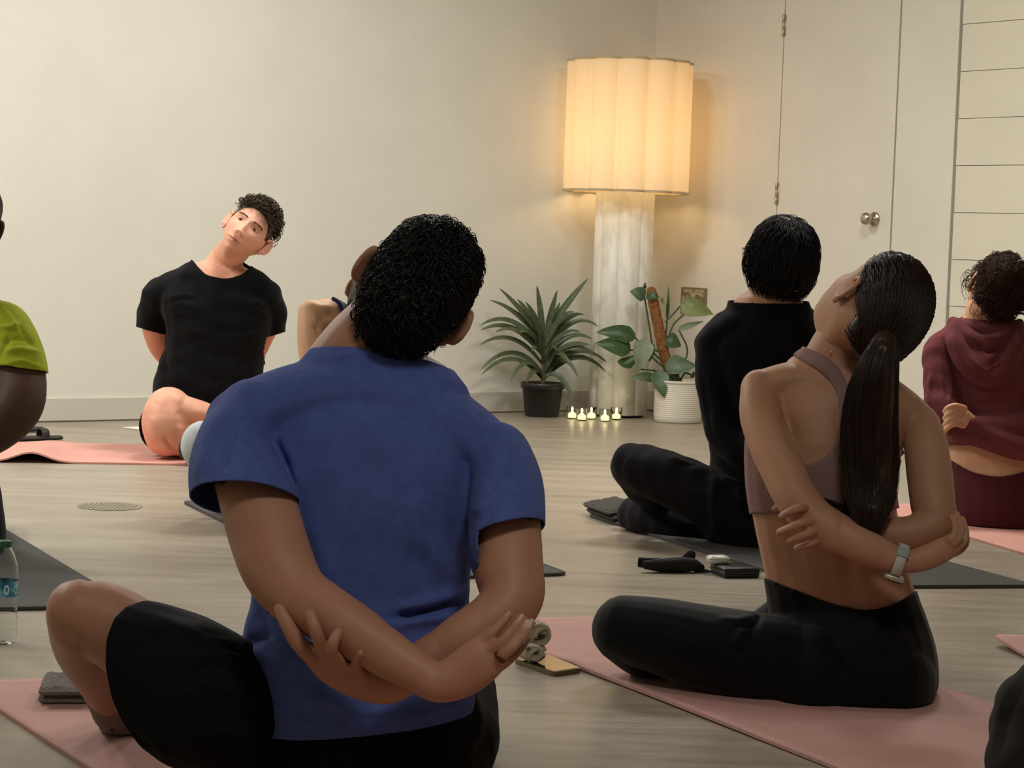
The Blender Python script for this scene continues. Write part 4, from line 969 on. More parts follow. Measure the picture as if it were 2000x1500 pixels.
# ------------------------------------------------------------------ woman in the sports bra and black leggings
def finger(pts, r, taper=.78):
    n = len(pts); return pt([(x, y, Y, r * (1 - (1 - taper) * i / (n - 1))) for i, (x, y, Y) in enumerate(pts)], n=12, sub=4)
def woman_bra():
    p = Person(P(1650, 1380, 4.1), 'person with a long ponytail in a taupe sports bra and black leggings, forearms folded behind', skin_mat('skin_light_tan', (188, 142, 112)))
    H = Head(1698, 605, 4.10, 42, 44, 16, .97, 5, 1.1)
    hb = H.at(0, -.018, -.05)
    neck = sweep([(*P(1632, 745, 4.15), .085, .065), (*P(1628, 700, 4.15), .058, .056), (*P(1645, 658, 4.14), .047, .05), (*H.at(0, -.014, -.035), .042, .046), (*H.at(0, -.01, .0), .034, .04)], 20, 5)
    torso = [(1652, 1230, 4.12, 150, .112), (1646, 1180, 4.12, 143, .10), (1636, 1130, 4.12, 139, .094), (1624, 1070, 4.12, 139, .092), (1610, 1000, 4.125, 140, .095), (1603, 930, 4.13, 144, .10), (1610, 860, 4.14, 150, .10), (1628, 800, 4.145, 148, .094), (1640, 760, 4.15, 120, .08)]
    yoke = [(1482, 760, 4.13, 36, .045), (1545, 744, 4.14, 38, .055), (1620, 740, 4.145, 42, .064), (1700, 762, 4.145, 43, .062), (1755, 795, 4.14, 42, .055), (1800, 832, 4.13, 38, .045)]
    armL = [(1484, 758, 4.12, 38), (1486, 810, 4.08, 42), (1504, 862, 4.04, 44), (1530, 920, 4.0, 44), (1556, 972, 3.965, 43), (1592, 1014, 3.945, 41), (1642, 1044, 3.93, 39), (1698, 1072, 3.915, 34), (1748, 1092, 3.905, 27, .022)]
    armR = [(1796, 826, 4.12, 38), (1808, 870, 4.08, 43), (1816, 930, 4.04, 45), (1822, 985, 4.005, 44), (1826, 1020, 3.99, 41), (1788, 1040, 3.98, 36), (1730, 1046, 3.985, 34), (1672, 1046, 3.99, 30), (1620, 1040, 3.985, 26, .02)]
    handL = [pt([(1625, 1034, 3.934, 35), (1665, 1056, 3.923, 36)] + armL[7:]), pt([(1735, 1088, 3.905, 26, .022), (1775, 1097, 3.90, 23, .021), (1812, 1088, 3.895, 25, .019), (1845, 1072, 3.90, 24, .016), (1862, 1060, 3.905, 20, .013)]),
             finger([(1842, 1064, 3.90), (1860, 1050, 3.885), (1866, 1032, 3.90), (1857, 1010, 3.925)], 8.2), finger([(1848, 1070, 3.90), (1870, 1056, 3.885), (1878, 1034, 3.905), (1868, 1004, 3.935)], 8.4),
             finger([(1850, 1078, 3.90), (1876, 1066, 3.895), (1887, 1044, 3.92), (1880, 1014, 3.95)], 8.2), finger([(1846, 1086, 3.905), (1872, 1078, 3.91), (1888, 1060, 3.935), (1886, 1036, 3.96)], 7.4), finger([(1800, 1078, 3.91), (1826, 1068, 3.93), (1846, 1058, 3.95)], 9.5)]
    handR = [pt([(1740, 1046, 3.985, 30), (1700, 1047, 3.988, 32)] + armR[7:]), pt([(1650, 1044, 3.99, 28, .02), (1615, 1036, 3.985, 32, .018), (1585, 1022, 3.965, 34, .016)]),
             finger([(1592, 1000, 3.945), (1566, 992, 3.912), (1545, 998, 3.908), (1527, 1008, 3.925)], 10), finger([(1598, 1018, 3.925), (1570, 1020, 3.90), (1545, 1030, 3.90), (1523, 1039, 3.925)], 10),
             finger([(1600, 1036, 3.92), (1578, 1042, 3.898), (1558, 1050, 3.90), (1543, 1057, 3.92)], 9.5), finger([(1602, 1054, 3.925), (1586, 1060, 3.912), (1570, 1066, 3.915), (1556, 1070, 3.93)], 8.5), finger([(1600, 996, 3.96), (1560, 976, 3.96), (1530, 982, 3.975), (1514, 994, 3.99)], 9)]
    pel = [(1648, 1180, 4.12, 142, .10), (1652, 1225, 4.115, 155, .12), (1656, 1280, 4.105, 168, .145), (1657, 1325, 4.10, 170, .155), (1657, 1370, 4.10, 158, .15)]
    but = [pt([(1590, 1290, 4.05, 75, .09), (1585, 1330, 4.04, 88, .10), (1585, 1372, 4.05, 80, .09)]), pt([(1735, 1285, 4.05, 70, .085), (1740, 1325, 4.04, 84, .10), (1738, 1365, 4.05, 78, .09)])]
    thL = pt([(1600, 1300, 4.07, 82, .10), (1480, 1288, 4.06, 88, .10), (1380, 1266, 4.07, 80, .092), (1290, 1242, 4.09, 70, .078), (1222, 1226, 4.11, 60, .064)])
    shL = pt([(1218, 1232, 4.12, 58, .06), (1262, 1268, 4.17, 54, .056), (1340, 1302, 4.24, 50, .05), (1430, 1322, 4.32, 40, .04), (1490, 1330, 4.36, 32, .034)])
    hip = P(1738, 1320, 4.12); k = np.array([.70, 4.50, .13]); f_ = np.array([.52, 4.42, .05])
    legR = sweep([(*hip, .09, .09), (*(hip * .5 + k * .5), .08, .08), (*k, .06, .06), (*(k * .5 + f_ * .5), .052, .05), (*f_, .036, .036)], 18, 5)
    core = [pt(torso, exp=2.2), pt(yoke), neck, pt(armL[:7] + [(1698, 1072, 3.915, 30), (1742, 1090, 3.906, 16)]), pt(pel, exp=2.2), *but, thL, shL, legR]
    v0, f0 = fuse(core, .0046, 5)
    fl = [([(1527, 800), (1545, 850), (1563, 890)], 12, -.006), ([(1560, 790), (1590, 840), (1600, 890)], 26, .006), ([(1640, 760), (1650, 900), (1655, 1040), (1655, 1180)], 14, -.006), ([(1755, 940), (1790, 890), (1822, 850)], 7, -.006), ([(1700, 800), (1745, 830), (1750, 900)], 24, .005), ([(1550, 1180), (1600, 1120), (1600, 1050)], 40, .004), ([(1710, 1180), (1700, 1110), (1695, 1050)], 36, .004), ([(1540, 700), (1590, 730), (1640, 750)], 14, -.003), ([(1478, 740), (1500, 760), (1530, 760)], 16, -.003)]
    fl += [([(1490, 1195), (1465, 1235), (1440, 1290)], 8, -.010), ([(1400, 1212), (1440, 1216), (1475, 1208)], 5, .004), ([(1425, 1225), (1455, 1228), (1480, 1220)], 4, -.004), ([(1600, 1240), (1660, 1330), (1660, 1380)], 12, -.006), ([(1430, 1260), (1450, 1240), (1480, 1225)], 5, .004)]
    v0 = folds(v0, f0, fl)
    v0 = floor_clamp(v0, .0095)
    # body assembled from the shaped core plus arms and hands
    vR, fR = fuse([pt(armR[:7] + [(1672, 1046, 3.99, 26), (1630, 1042, 3.985, 14)])] + [pt(yoke[3:])], .0042, 5); h1 = fuse(handL, .0028, 3); h2 = fuse(handR, .0028, 3)
    p.body([], [(v0, f0), (vR, fR), h1, h2, (H.v, H.f)] + H.ears())
    # leggings: offset shell below the waist line
    px = proj(v0)
    wl = np.interp(px[:, 0], [1440, 1500, 1560, 1630, 1690, 1740, 1783, 1840], [1110, 1131, 1155, 1180, 1192, 1182, 1158, 1120])
    zb = P(1640, 1150, 4.12)[2]
    back = v0[:, 1] < 4.13
    m = np.where(back, px[:, 1] > wl, v0[:, 2] < zb - .02 + 0 * px[:, 0]); m &= px[:, 1] > 1090
    lv, lf = shell(v0, f0, m, .0032)
    lv = snap(lv, lf, [[(1440, 1110), (1500, 1131), (1560, 1155), (1630, 1180), (1690, 1192), (1740, 1182), (1783, 1158), (1840, 1120)]])
    lv = floor_clamp(lv, .0095)
    p.add('leggings', (lv, lf), cloth('legging_black', (12, 11, 12), .72, 500, .15, .15, .1), .002, 1)
    # sports bra: shell of the torso inside the racer-back outline
    front = v0[:, 1] > 4.135
    poly = [(1440, 830), (1462, 842), (1500, 880), (1540, 905), (1568, 908), (1600, 900), (1622, 880), (1636, 850), (1640, 800), (1632, 760), (1606, 728), (1560, 700), (1545, 690), (1558, 676), (1600, 690), (1640, 722), (1664, 764), (1690, 720), (1722, 715), (1735, 735), (1700, 775), (1682, 820), (1684, 870), (1705, 900), (1740, 905), (1780, 880), (1790, 960), (1760, 990), (1700, 1004), (1620, 1008), (1540, 1003), (1470, 1003), (1440, 990)]
    hole = [(1650, 868), (1644, 890), (1640, 902), (1656, 908), (1668, 890), (1660, 868)]
    mb_ = in_poly(px, poly) & ~in_poly(px, hole)
    zt, zl = P(1600, 850, 4.14)[2], P(1600, 1003, 4.12)[2]
    mf = front & (v0[:, 2] < zt) & (v0[:, 2] > zl) & (px[:, 0] > 1440) & (px[:, 0] < 1780)
    armm = np.zeros(len(v0), bool)
    for a in armL:
        if a[1] > 800: armm |= np.linalg.norm(v0 - P(a[0], a[1], a[2]), axis=1) < a[3] / SC(a[2]) * 1.45
    for i in range(len(armL) - 1):
        a = [(x + y) / 2 for x, y in zip(armL[i][:4], armL[i + 1][:4])]
        if a[1] > 800: armm |= np.linalg.norm(v0 - P(a[0], a[1], a[2]), axis=1) < a[3] / SC(a[2]) * 1.45
    bv, bf = shell(v0, f0, (mb_ | mf) & ~(armm & (v0[:, 1] < 4.09)), .0030)
    bv = snap(bv, bf, [poly + poly[:1], hole + hole[:1]], 7)
    p.add('sports_bra', (bv, bf), cloth('bra_taupe', (146, 116, 112), .85, 380, .08, .2), .0022, 1)
    # watch
    wc = P(1757, 1094, 3.904); ax = unit(P(1775, 1099, 3.90) - P(1735, 1086, 3.905)); e1 = unit(np.cross(ax, [0, 0, 1.])); R = np.column_stack([e1, np.cross(ax, e1), ax])
    r_ = .0285
    wb = MB(); ra = lambda a: (1.0 * abs(math.cos(a)) ** 2 + .86 * abs(math.sin(a)) ** 2)
    wb.lathe([(r_ * .99, -.0095), (r_ * 1.07, -.009), (r_ * 1.09, 0), (r_ * 1.07, .009), (r_ * .99, .0095)], wc, 40, R, closed=False)
    st = wb.build('watch_strap', M('strap_white', (206, 204, 190), .55, 0, .03), p.e)
    dn = unit(P(1742, 1136, 3.905) - wc); dn = unit(dn - ax * np.dot(dn, ax)); cc = wc + dn * (r_ + .005)
    R2 = np.column_stack([ax, np.cross(dn, ax), dn])
    MB().box(cc, (.036, .040, .010), R2, .0035).build('watch_case', M('watch_silver', (188, 182, 164), .35, .4, .04), st)
    MB().box(cc + dn * .0056, (.031, .034, .001), R2).build('watch_glass', M('watch_black', (18, 18, 20), .1), st)
    bk = unit(P(1772, 1082, 3.88) - wc); bk = unit(bk - ax * np.dot(bk, ax)); c2 = wc + bk * (r_ + .0025)
    R3 = np.column_stack([ax, np.cross(bk, ax), bk]); MB().box(c2, (.022, .020, .004), R3, .0015).build('strap_keeper', M('strap_grey', (160, 170, 160), .5), st)
    # necklace clasp glint
    MB().lathe([(.0008, -.002), (.0022, -.001), (.0022, .001), (.0008, .002)], P(1625, 687, 4.088), 10).build('necklace_bead', M('gold_bead', (230, 200, 150), .2, .9), p.e)
    # hair: cap, combed strands, ponytail
    hmat = hair_mat('hair_dark_brown', (46, 30, 21), .4, .35)
    hm = dict(front=.55, side=.26, nape=-.46, temple=64, back=110)
    tie_l = np.array([-.012, -.118, -.035])
    hc = hair_cap(H, .014, .0015, 6, 40, bulge=lambda d: .012 * np.clip(-d[:, 1], 0, 1), **hm)
    p.add('hair', hc, hmat)
    r = np.random.default_rng(5); n = 3600; d = r.normal(0, 1, (n * 4, 3)); d /= np.linalg.norm(d, axis=1, keepdims=True); d = d[hair_mask(d, **hm) > .0][:n]; n = len(d)
    td = unit(tie_l); out = []
    for j in range(9):
        t = j / 8; q = d * (1 - t) + td * t; q /= np.maximum(np.linalg.norm(q, axis=1, keepdims=True), 1e-6)
        out.append(H.surf(q, .004 + .0125 * min(1, t * 3.5) + .012 * t ** 2) + q * (.012 * np.clip(-q[:, 1:2], 0, 1)) * .8 + r.normal(0, .0006, (n, 3)))
    out = np.stack(out, 1); V = H.W(out.reshape(-1, 3)).reshape(n, 9, 3); p.add('hair_strands', strands(V, .0008), hmat)['kind'] = 'stuff'
    tie = P(1728, 672, 3.995)
    # ponytail core + strands
    core_p = [(1728, 668, 3.985, 26, .026), (1718, 700, 3.972, 34, .03), (1704, 760, 3.965, 45, .034), (1698, 830, 3.972, 50, .034), (1700, 900, 3.972, 50, .032), (1702, 960, 3.955, 44, .028), (1698, 1000, 3.93, 30, .02), (1692, 1028, 3.92, 12, .01)]
    pv, pf = fuse([pt(core_p)], .004, 4); pv = wrinkle(pv, pf, .002, 160, (1, 1, .06), 3); p.add('ponytail', (pv, pf), hmat)
    n = 1500; cst = catmull([(*P(a[0], a[1], a[2]), a[3] / SC(a[2]), a[4]) for a in core_p], 2); kk = len(cst); ang = r.uniform(0, 6.3, n); rad = np.sqrt(r.uniform(.5, 1.25, n)); ph = r.uniform(0, 6.3, (n, 1))
    fwd = unit(np.array(P(1700, 850, 4.0)) - EYE); rt = _R
    tt = np.linspace(0, 1, kk)[None]
    off = (rt[None, None] * (np.cos(ang)[:, None] * rad[:, None] * cst[None, :, 3])[..., None] + fwd[None, None] * (np.sin(ang)[:, None] * rad[:, None] * cst[None, :, 4])[..., None])
    off += (rt[None, None] * (.004 * np.sin(ph + 7 * tt) * tt)[..., None])
    V = cst[None, :, :3] + off + np.array([0, 0, -1.])[None, None] * (r.uniform(-.02, .03, (n, 1)) * tt ** 2)[..., None]
    p.add('ponytail_strands', strands(V, .0007), hmat)['kind'] = 'stuff'
    # loose lock sweeping left across the back
    n = 260; u = r.uniform(0, 1, n); Lk = []
    for i in range(n):
        o_ = r.normal(0, 5, 2); Lk.append(catmull([P(1655 + 20 * u[i], 850 + 30 * u[i] + o_[1], 3.99), P(1668 + 14 * u[i], 930 + o_[1], 3.985), P(1650 + 25 * u[i] + o_[0], 985 + 18 * u[i], 3.97), P(1608 + 70 * u[i] + o_[0], 972 + 58 * u[i], 3.955)], 3))
    p.add('loose_lock', strands(np.array(Lk), .001), hmat)['kind'] = 'stuff'
    MB().lathe([(.022, -.006), (.026, 0), (.022, .006)], P(1727, 676, 3.984), 24, np.column_stack([rt, fwd, np.cross(rt, fwd)])).build('hair_tie', M('tie_black', (16, 13, 11), .8), p.e)
woman_bra()
# ------------------------------------------------------------------ man in the black t-shirt, facing us
def face_bits(H, p, brow_rgb, iris=(44, 32, 26)):
    """eyes, lids, brows; returns extra skin meshes (lids)"""
    lids = []; m_w = M('eye_white', (214, 200, 188), .25, 0, .03); m_i = M('iris', iris, .2, 0, .1); eyes = []
    for s in (-1, 1):
        dd = H.lv; i = np.argmin((dd[:, 0] - s * .031) ** 2 + (dd[:, 2] - .016) ** 2 + (dd[:, 1] < 0) * 9); ys = dd[i, 1]
        c = np.array([s * .031, ys - .0085, .0155]); r = .0118; v, f = ico(4)
        eyes.append((H.W(v * r + c), f)); ic = c + np.array([.001, r * .80, -.0005])
        eyes.append((H.W(v * np.array([.0068, .0036, .0068]) + ic), f))
        v5, f5 = ico(4); a = v5[:, 2] - .20 * 1; open_ = (v5[:, 2] < .14) & (v5[:, 2] > -.26 - .1 * v5[:, 0] ** 2) & (v5[:, 1] > .2) & (np.abs(v5[:, 0]) < .92)
        keep = [q for q in f5 if not all(open_[j] for j in q)]
        lids.append((H.W(v5 * np.array([1.22, 1.08, 1.12]) * r + c), keep))
    for k in (0, 2):
        e = p.add('eye', eyes[k], m_w); mesh_obj('iris', eyes[k + 1][0], eyes[k + 1][1], m_i).parent = e
    br = []; r = np.random.default_rng(3)
    for s in (-1, 1):
        for k in range(70):
            t = k / 69; x = s * (.012 + .036 * t); z = .033 + .006 * math.sin(t * 2.2) - .004 * t + r.normal(0, .0013)
            i = np.argmin((H.lv[:, 0] - x) ** 2 + (H.lv[:, 2] - z) ** 2 + (H.lv[:, 1] < 0) * 9); b = np.array([x, H.lv[i, 1] - .0005, z])
            dv = np.array([s * .007, -.001, .002 - .003 * t]); br.append([b, b + dv * .5 + [0, .0012, 0], b + dv])
    br = np.array(br); V, q = strands(H.W(br.reshape(-1, 3)).reshape(br.shape), .0009); p.add('eyebrows', (V, q), M('brow', brow_rgb, .7))['kind'] = 'stuff'
    return lids
def face_tint(H):
    def t(V):
        L = ((V - H.c) @ H.R) / H.k; col = np.ones((len(V), 3)); fr = (L[:, 1] > .05) & (np.abs(L[:, 2]) < .13) & (np.abs(L[:, 0]) < .09)
        g = lambda cx, cz, sx, sz: np.exp(-((np.abs(L[:, 0]) - cx) / sx) ** 2 - ((L[:, 2] - cz) / sz) ** 2) * fr
        lip = np.clip(g(0, -.0560, .021, .0055) + g(0, -.0665, .018, .0055), 0, 1)[:, None]; col *= 1 - lip * np.array([.2, .5, .45])
        ml = g(0, -.0612, .026, .0020)[:, None]; col *= 1 - ml * .75
        ch = g(.042, -.02, .02, .018)[:, None]; col *= 1 - ch * np.array([0, .10, .08]); ey = g(.031, .0155, .016, .010)[:, None]; col *= 1 - ey * np.array([.28, .36, .36])
        st = g(0, -.08, .045, .03)[:, None]; col *= 1 - st * np.array([.06, .07, .05]); return col
    return t
def man_black_tee():
    p = Person(P(420, 870, 8.2), 'person in a black t-shirt facing the class with head tilted and hands behind the back', skin_mat('skin_fair', (232, 172, 144)))
    H = Head(481, 456, 8.12, 38, 168, 10, 1.06, 6)
    hb = H.at(0, -.02, -.06)
    neck = sweep([(*P(428, 560, 8.22), .10, .08), (*P(432, 528, 8.21), .074, .068), (*P(446, 500, 8.2), .062, .062), (*hb, .060, .062)], 20, 5)
    torso = [(415, 800, 8.2, 104, .13), (412, 745, 8.2, 98, .13), (420, 690, 8.2, 92, .125), (425, 640, 8.2, 96, .125), (425, 590, 8.2, 102, .12), (428, 560, 8.2, 90, .10)]
    yoke = [(318, 575, 8.22, 26, .06), (370, 552, 8.21, 30, .075), (428, 545, 8.2, 32, .08), (480, 555, 8.21, 30, .075), (522, 580, 8.22, 25, .06)]
    armL = [(312, 580, 8.22, 27), (303, 620, 8.26, 27), (304, 655, 8.3, 23), (318, 688, 8.37, 20), (345, 712, 8.4, 18), (380, 735, 8.42, 16), (430, 740, 8.42, 14)]
    armR = [(524, 585, 8.22, 26), (530, 620, 8.27, 23), (516, 655, 8.33, 20), (495, 700, 8.4, 18), (470, 728, 8.43, 18), (420, 735, 8.44, 15)]
    knee = pt([(330, 800, 7.93, 46, .085), (322, 822, 7.9, 46, .085), (326, 850, 7.91, 44, .08)])
    thL = pt([(430, 850, 8.2, 48, .10), (380, 840, 8.05, 46, .09), (335, 832, 7.93, 45, .085)])
    shL = pt([(325, 798, 7.92, 34, .065), (365, 806, 7.93, 32, .06), (410, 818, 7.97, 27, .05), (460, 850, 8.0, 22, .042)])
    calf = pt([(330, 850, 7.91, 40, .075), (352, 862, 7.92, 30, .06), (375, 868, 7.95, 24, .05)])
    thR = pt([(430, 850, 8.2, 48, .10), (500, 842, 8.05, 46, .09), (555, 828, 7.95, 40, .08)]); shR = pt([(555, 832, 7.95, 36, .07), (500, 862, 7.86, 28, .05), (440, 875, 7.84, 22, .04)])
    lids = face_bits(H, p, (96, 66, 46))
    bv, bf = fuse([pt(torso), pt(yoke), neck, pt(armL), pt(armR), knee, thL, shL, calf, thR, shR], .0066, 4)
    bv = folds(bv, bf, [([(318, 850), (332, 872), (352, 888)], 5, -.014), ([(300, 788), (330, 774), (362, 786)], 11, .007), ([(348, 800), (356, 815), (352, 838)], 8, -.008), ([(300, 810), (298, 840), (308, 868)], 12, .006), ([(372, 800), (395, 806), (420, 812)], 9, .004)])
    p.body([], [(floor_clamp(bv, .0085), bf), (H.v, H.f)] + H.ears() + lids, tint=face_tint(H))
    T = [(414, 805, 8.2, 112, .15), (409, 765, 8.2, 110, .155), (412, 735, 8.2, 105, .15), (421, 690, 8.2, 97, .14), (426, 640, 8.2, 102, .138), (426, 590, 8.2, 110, .132), (430, 560, 8.2, 96, .11)]
    Y2 = [(312, 578, 8.22, 34, .07), (362, 556, 8.21, 36, .085), (430, 548, 8.2, 36, .09), (486, 558, 8.21, 34, .085), (520, 582, 8.22, 31, .07)]
    col = pt([(432, 560, 8.21, 88, .10), (434, 530, 8.21, 58, .086), (436, 508, 8.21, 48, .08)])
    sl1 = pt([(315, 572, 8.22, 33, .068), (303, 605, 8.25, 34, .07), (299, 632, 8.28, 33, .068), (298, 670, 8.31, 32, .066)]); sl2 = pt([(520, 578, 8.22, 31, .066), (532, 612, 8.26, 28, .064), (532, 640, 8.29, 27, .062), (528, 690, 8.33, 26, .06)])
    v, f = fuse([pt(T, exp=2.3), pt(Y2), col, sl1, sl2], .0075, 6)
    q, n = pln(P(268, 638, 8.28), P(328, 655, 8.28), P(298, 648, 8.2), P(298, 720, 8.3)); v, f = cut(v, f, q, n, P(298, 668, 8.3), .12, lambda u, c: u[:, 0] < 328)
    q, n = pln(P(560, 648, 8.28), P(515, 660, 8.28), P(535, 656, 8.2), P(530, 720, 8.3)); v, f = cut(v, f, q, n, P(530, 680, 8.3), .12, lambda u, c: u[:, 0] > 516)
    q, n = pln(P(386, 512, 8.24), P(486, 518, 8.24), P(440, 542, 8.12), P(430, 400, 8.2)); v, f = cut(v, f, q, n, P(437, 505, 8.2), .118)
    v = snap(v, f, [[(366, 502), (378, 510), (390, 525), (405, 536), (437, 544), (466, 539), (481, 530), (490, 519), (500, 508)]], 12)
    fl = [([(320, 585), (360, 575), (385, 580)], 4, .006), ([(322, 605), (355, 592), (380, 598)], 4, .006), ([(325, 620), (345, 618), (375, 626)], 3.5, -.005), ([(520, 600), (500, 590), (480, 596)], 4, .006), ([(525, 620), (505, 605), (485, 606)], 4, .005), ([(440, 660), (480, 655), (515, 650)], 4, .006), ([(450, 690), (480, 680), (515, 670)], 4, .006), ([(460, 720), (490, 700), (515, 690)], 4, -.006), ([(325, 650), (320, 700), (330, 740)], 6, -.008), ([(330, 640), (390, 650), (430, 660)], 5, .004), ([(312, 720), (330, 740), (350, 765)], 6, .008)]
    v = folds(v, f, fl); v = wrinkle(v, f, .003, 26, seed=9)
    p.add('t_shirt', (v, f), cloth('tee_black', (15, 15, 17), .9, 260, .12, .3), .0025)
    # shorts under the tee and on the far side of the thigh
    v, f = fuse([pt([(415, 790, 8.2, 108, .14), (418, 840, 8.2, 112, .16), (418, 872, 8.2, 108, .15)]), pt([(430, 852, 8.22, 52, .11), (370, 842, 8.08, 56, .105), (323, 832, 7.97, 57, .10)]), pt([(430, 852, 8.2, 52, .11), (500, 845, 8.07, 52, .1), (540, 835, 7.99, 48, .09)])], .0075, 5)
    v = floor_clamp(v, .009)
    q, n = pln(P(300, 780, 7.97), P(286, 830, 7.97), P(345, 890, 7.985), P(320, 830, 7.5)); v, f = cut(v, f, q, n, None, None, lambda u, c: u[:, 0] < 420)
    p.add('shorts', (v, f), cloth('shorts_dark', (34, 32, 32), .85, 260), .003)
    sk = fuse([pt([(372, 862, 7.80, 13, .03), (362, 872, 7.78, 13, .03), (362, 886, 7.77, 13, .03)]), pt([(362, 886, 7.77, 13, .03), (400, 888, 7.78, 16, .035), (440, 880, 7.83, 17, .036)])], .006, 4)
    p.add('sock', (floor_clamp(sk[0], .009), sk[1]), cloth('sock_dark', (44, 52, 56), .9, 200))
    hm = dict(front=.66, side=.12, nape=-.5, temple=56, back=96)
    hmat = hair_mat('hair_brown', (62, 48, 30), .5)
    hc = hair_cap(H, .006, .002, 6, 50, front=.66, side=.12, nape=-.5, temple=56, back=96, bulge=lambda d: .012 * sm(d[:, 2], .55, .9) - .003 * (d[:, 2] < .4))
    p.add('hair', hc, hmat)
    top = scalp_strands(H, 950, .036, lambda d: np.stack([d[:, 0] * .4 + .2, np.ones(len(d)) * .3, np.ones(len(d)) * .3], 1),   .0078, 1.5, 16, .016, 7, .0021, .018, .9, front=.67, side=.62, nape=.5, temple=56, back=96)
    p.add('hair_curls', top, hmat)['kind'] = 'stuff'
man_black_tee()

# ------------------------------------------------------------------ person in the blue tank top, mostly hidden
def person_tank():
    p = Person(P(690, 1000, 6.3), 'person in a blue tank top and pale leggings seated behind the blue t-shirt', skin_mat('skin_warm', (206, 160, 122)))
    H = Head(738, 586, 6.32, 24, 0, 10, 1.0, 4)
    hb = H.at(0, -.02, -.06)
    neck = sweep([(*P(698, 690, 6.32), .085, .07), (*P(700, 660, 6.32), .062, .06), (*hb, .055, .056)], 18, 5)
    torso = [(690, 1010, 6.3, 112, .12), (690, 920, 6.3, 98, .105), (692, 830, 6.3, 100, .11), (698, 760, 6.3, 106, .11), (702, 700, 6.3, 92, .09)]
    yoke = [(608, 612, 6.29, 26, .05), (645, 622, 6.3, 38, .06), (700, 672, 6.31, 42, .07), (760, 690, 6.3, 38, .06), (800, 712, 6.29, 28, .05)]
    aL = [(606, 610, 6.28, 25), (610, 680, 6.22, 29), (628, 760, 6.16, 29), (650, 820, 6.12, 27), (700, 850, 6.1, 25), (760, 870, 6.09, 19)]
    aR = [(804, 712, 6.28, 25), (808, 770, 6.22, 29), (800, 840, 6.16, 28), (770, 880, 6.12, 26), (720, 890, 6.1, 22), (660, 870, 6.1, 18)]
    thL = pt([(640, 985, 6.25, 62, .10), (520, 930, 6.22, 56, .085), (430, 880, 6.2, 48, .072), (398, 866, 6.2, 42, .06)]); shL = pt([(396, 872, 6.2, 40, .058), (430, 930, 6.35, 36, .052), (500, 990, 6.55, 28, .04)])
    thR = pt([(740, 985, 6.3, 62, .10), (800, 950, 6.5, 52, .085), (820, 915, 6.65, 40, .06)]); shR = pt([(815, 920, 6.65, 38, .058), (740, 950, 6.68, 32, .05), (640, 975, 6.68, 24, .036)])
    pel = pt([(690, 930, 6.3, 100, .11), (690, 990, 6.3, 116, .14), (690, 1020, 6.3, 112, .14)])
    v0, f0 = fuse([pt(torso), pt(yoke), neck, pt(aL), pel, thL, shL, thR, shR], .007, 5)
    v0 = folds(v0, f0, [([(600, 590), (625, 600), (652, 600)], 6, .006), ([(612, 630), (622, 655), (640, 690)], 6, -.007), ([(640, 620), (628, 650), (620, 690)], 7, .005), ([(632, 612), (650, 618), (660, 625)], 5, -.006)]); v0 = floor_clamp(v0, .0098)
    vR, fR = fuse([pt(aR)], .007, 4); p.body([], [(v0, f0), (vR, fR), (H.v, H.f)] + H.ears())
    px = proj(v0); zt = P(690, 930, 6.3)[2]; m = v0[:, 2] < zt
    arm = np.zeros(len(v0), bool)
    for a in aL: arm |= np.linalg.norm(v0 - P(*a[:3]), axis=1) < a[3] / SC(a[2]) * 1.5
    m = m | ((px[:, 0] < 585) & (px[:, 1] > 780)); p.add('leggings', shell(v0, f0, m & ~(arm & (v0[:, 1] < 6.2)), .004), cloth('legging_paleblue', (206, 214, 218), .85, 300, .06), .002, 1)
    m2 = (v0[:, 2] > zt - .05) & (px[:, 1] > 672) & (px[:, 0] > 583) & ~arm; m2 |= in_poly(px, [(652, 560), (690, 575), (700, 680), (670, 690), (662, 620)]) & (v0[:, 2] > zt)
    p.add('tank_top', shell(v0, f0, m2, .004), cloth('tank_blue', (112, 124, 148), .85, 300), .002, 1)
    tr = [P(x, y, Y) for (x, y, Y) in ((650, 583, 6.25), (662, 592, 6.24), (668, 615, 6.23), (664, 660, 6.21))]
    p.add('trim', sweep([(*q, .006, .004) for q in tr], 8, 4), cloth('trim_navy', (46, 44, 74), .85))
    hmat = hair_mat('hair_dark', (52, 42, 32), .5); hm = dict(front=.5, side=.05, nape=-.6, temple=60, back=95)
    p.add('hair', hair_cap(H, .014, .004, 3, 60, **hm), hmat)
person_tank()

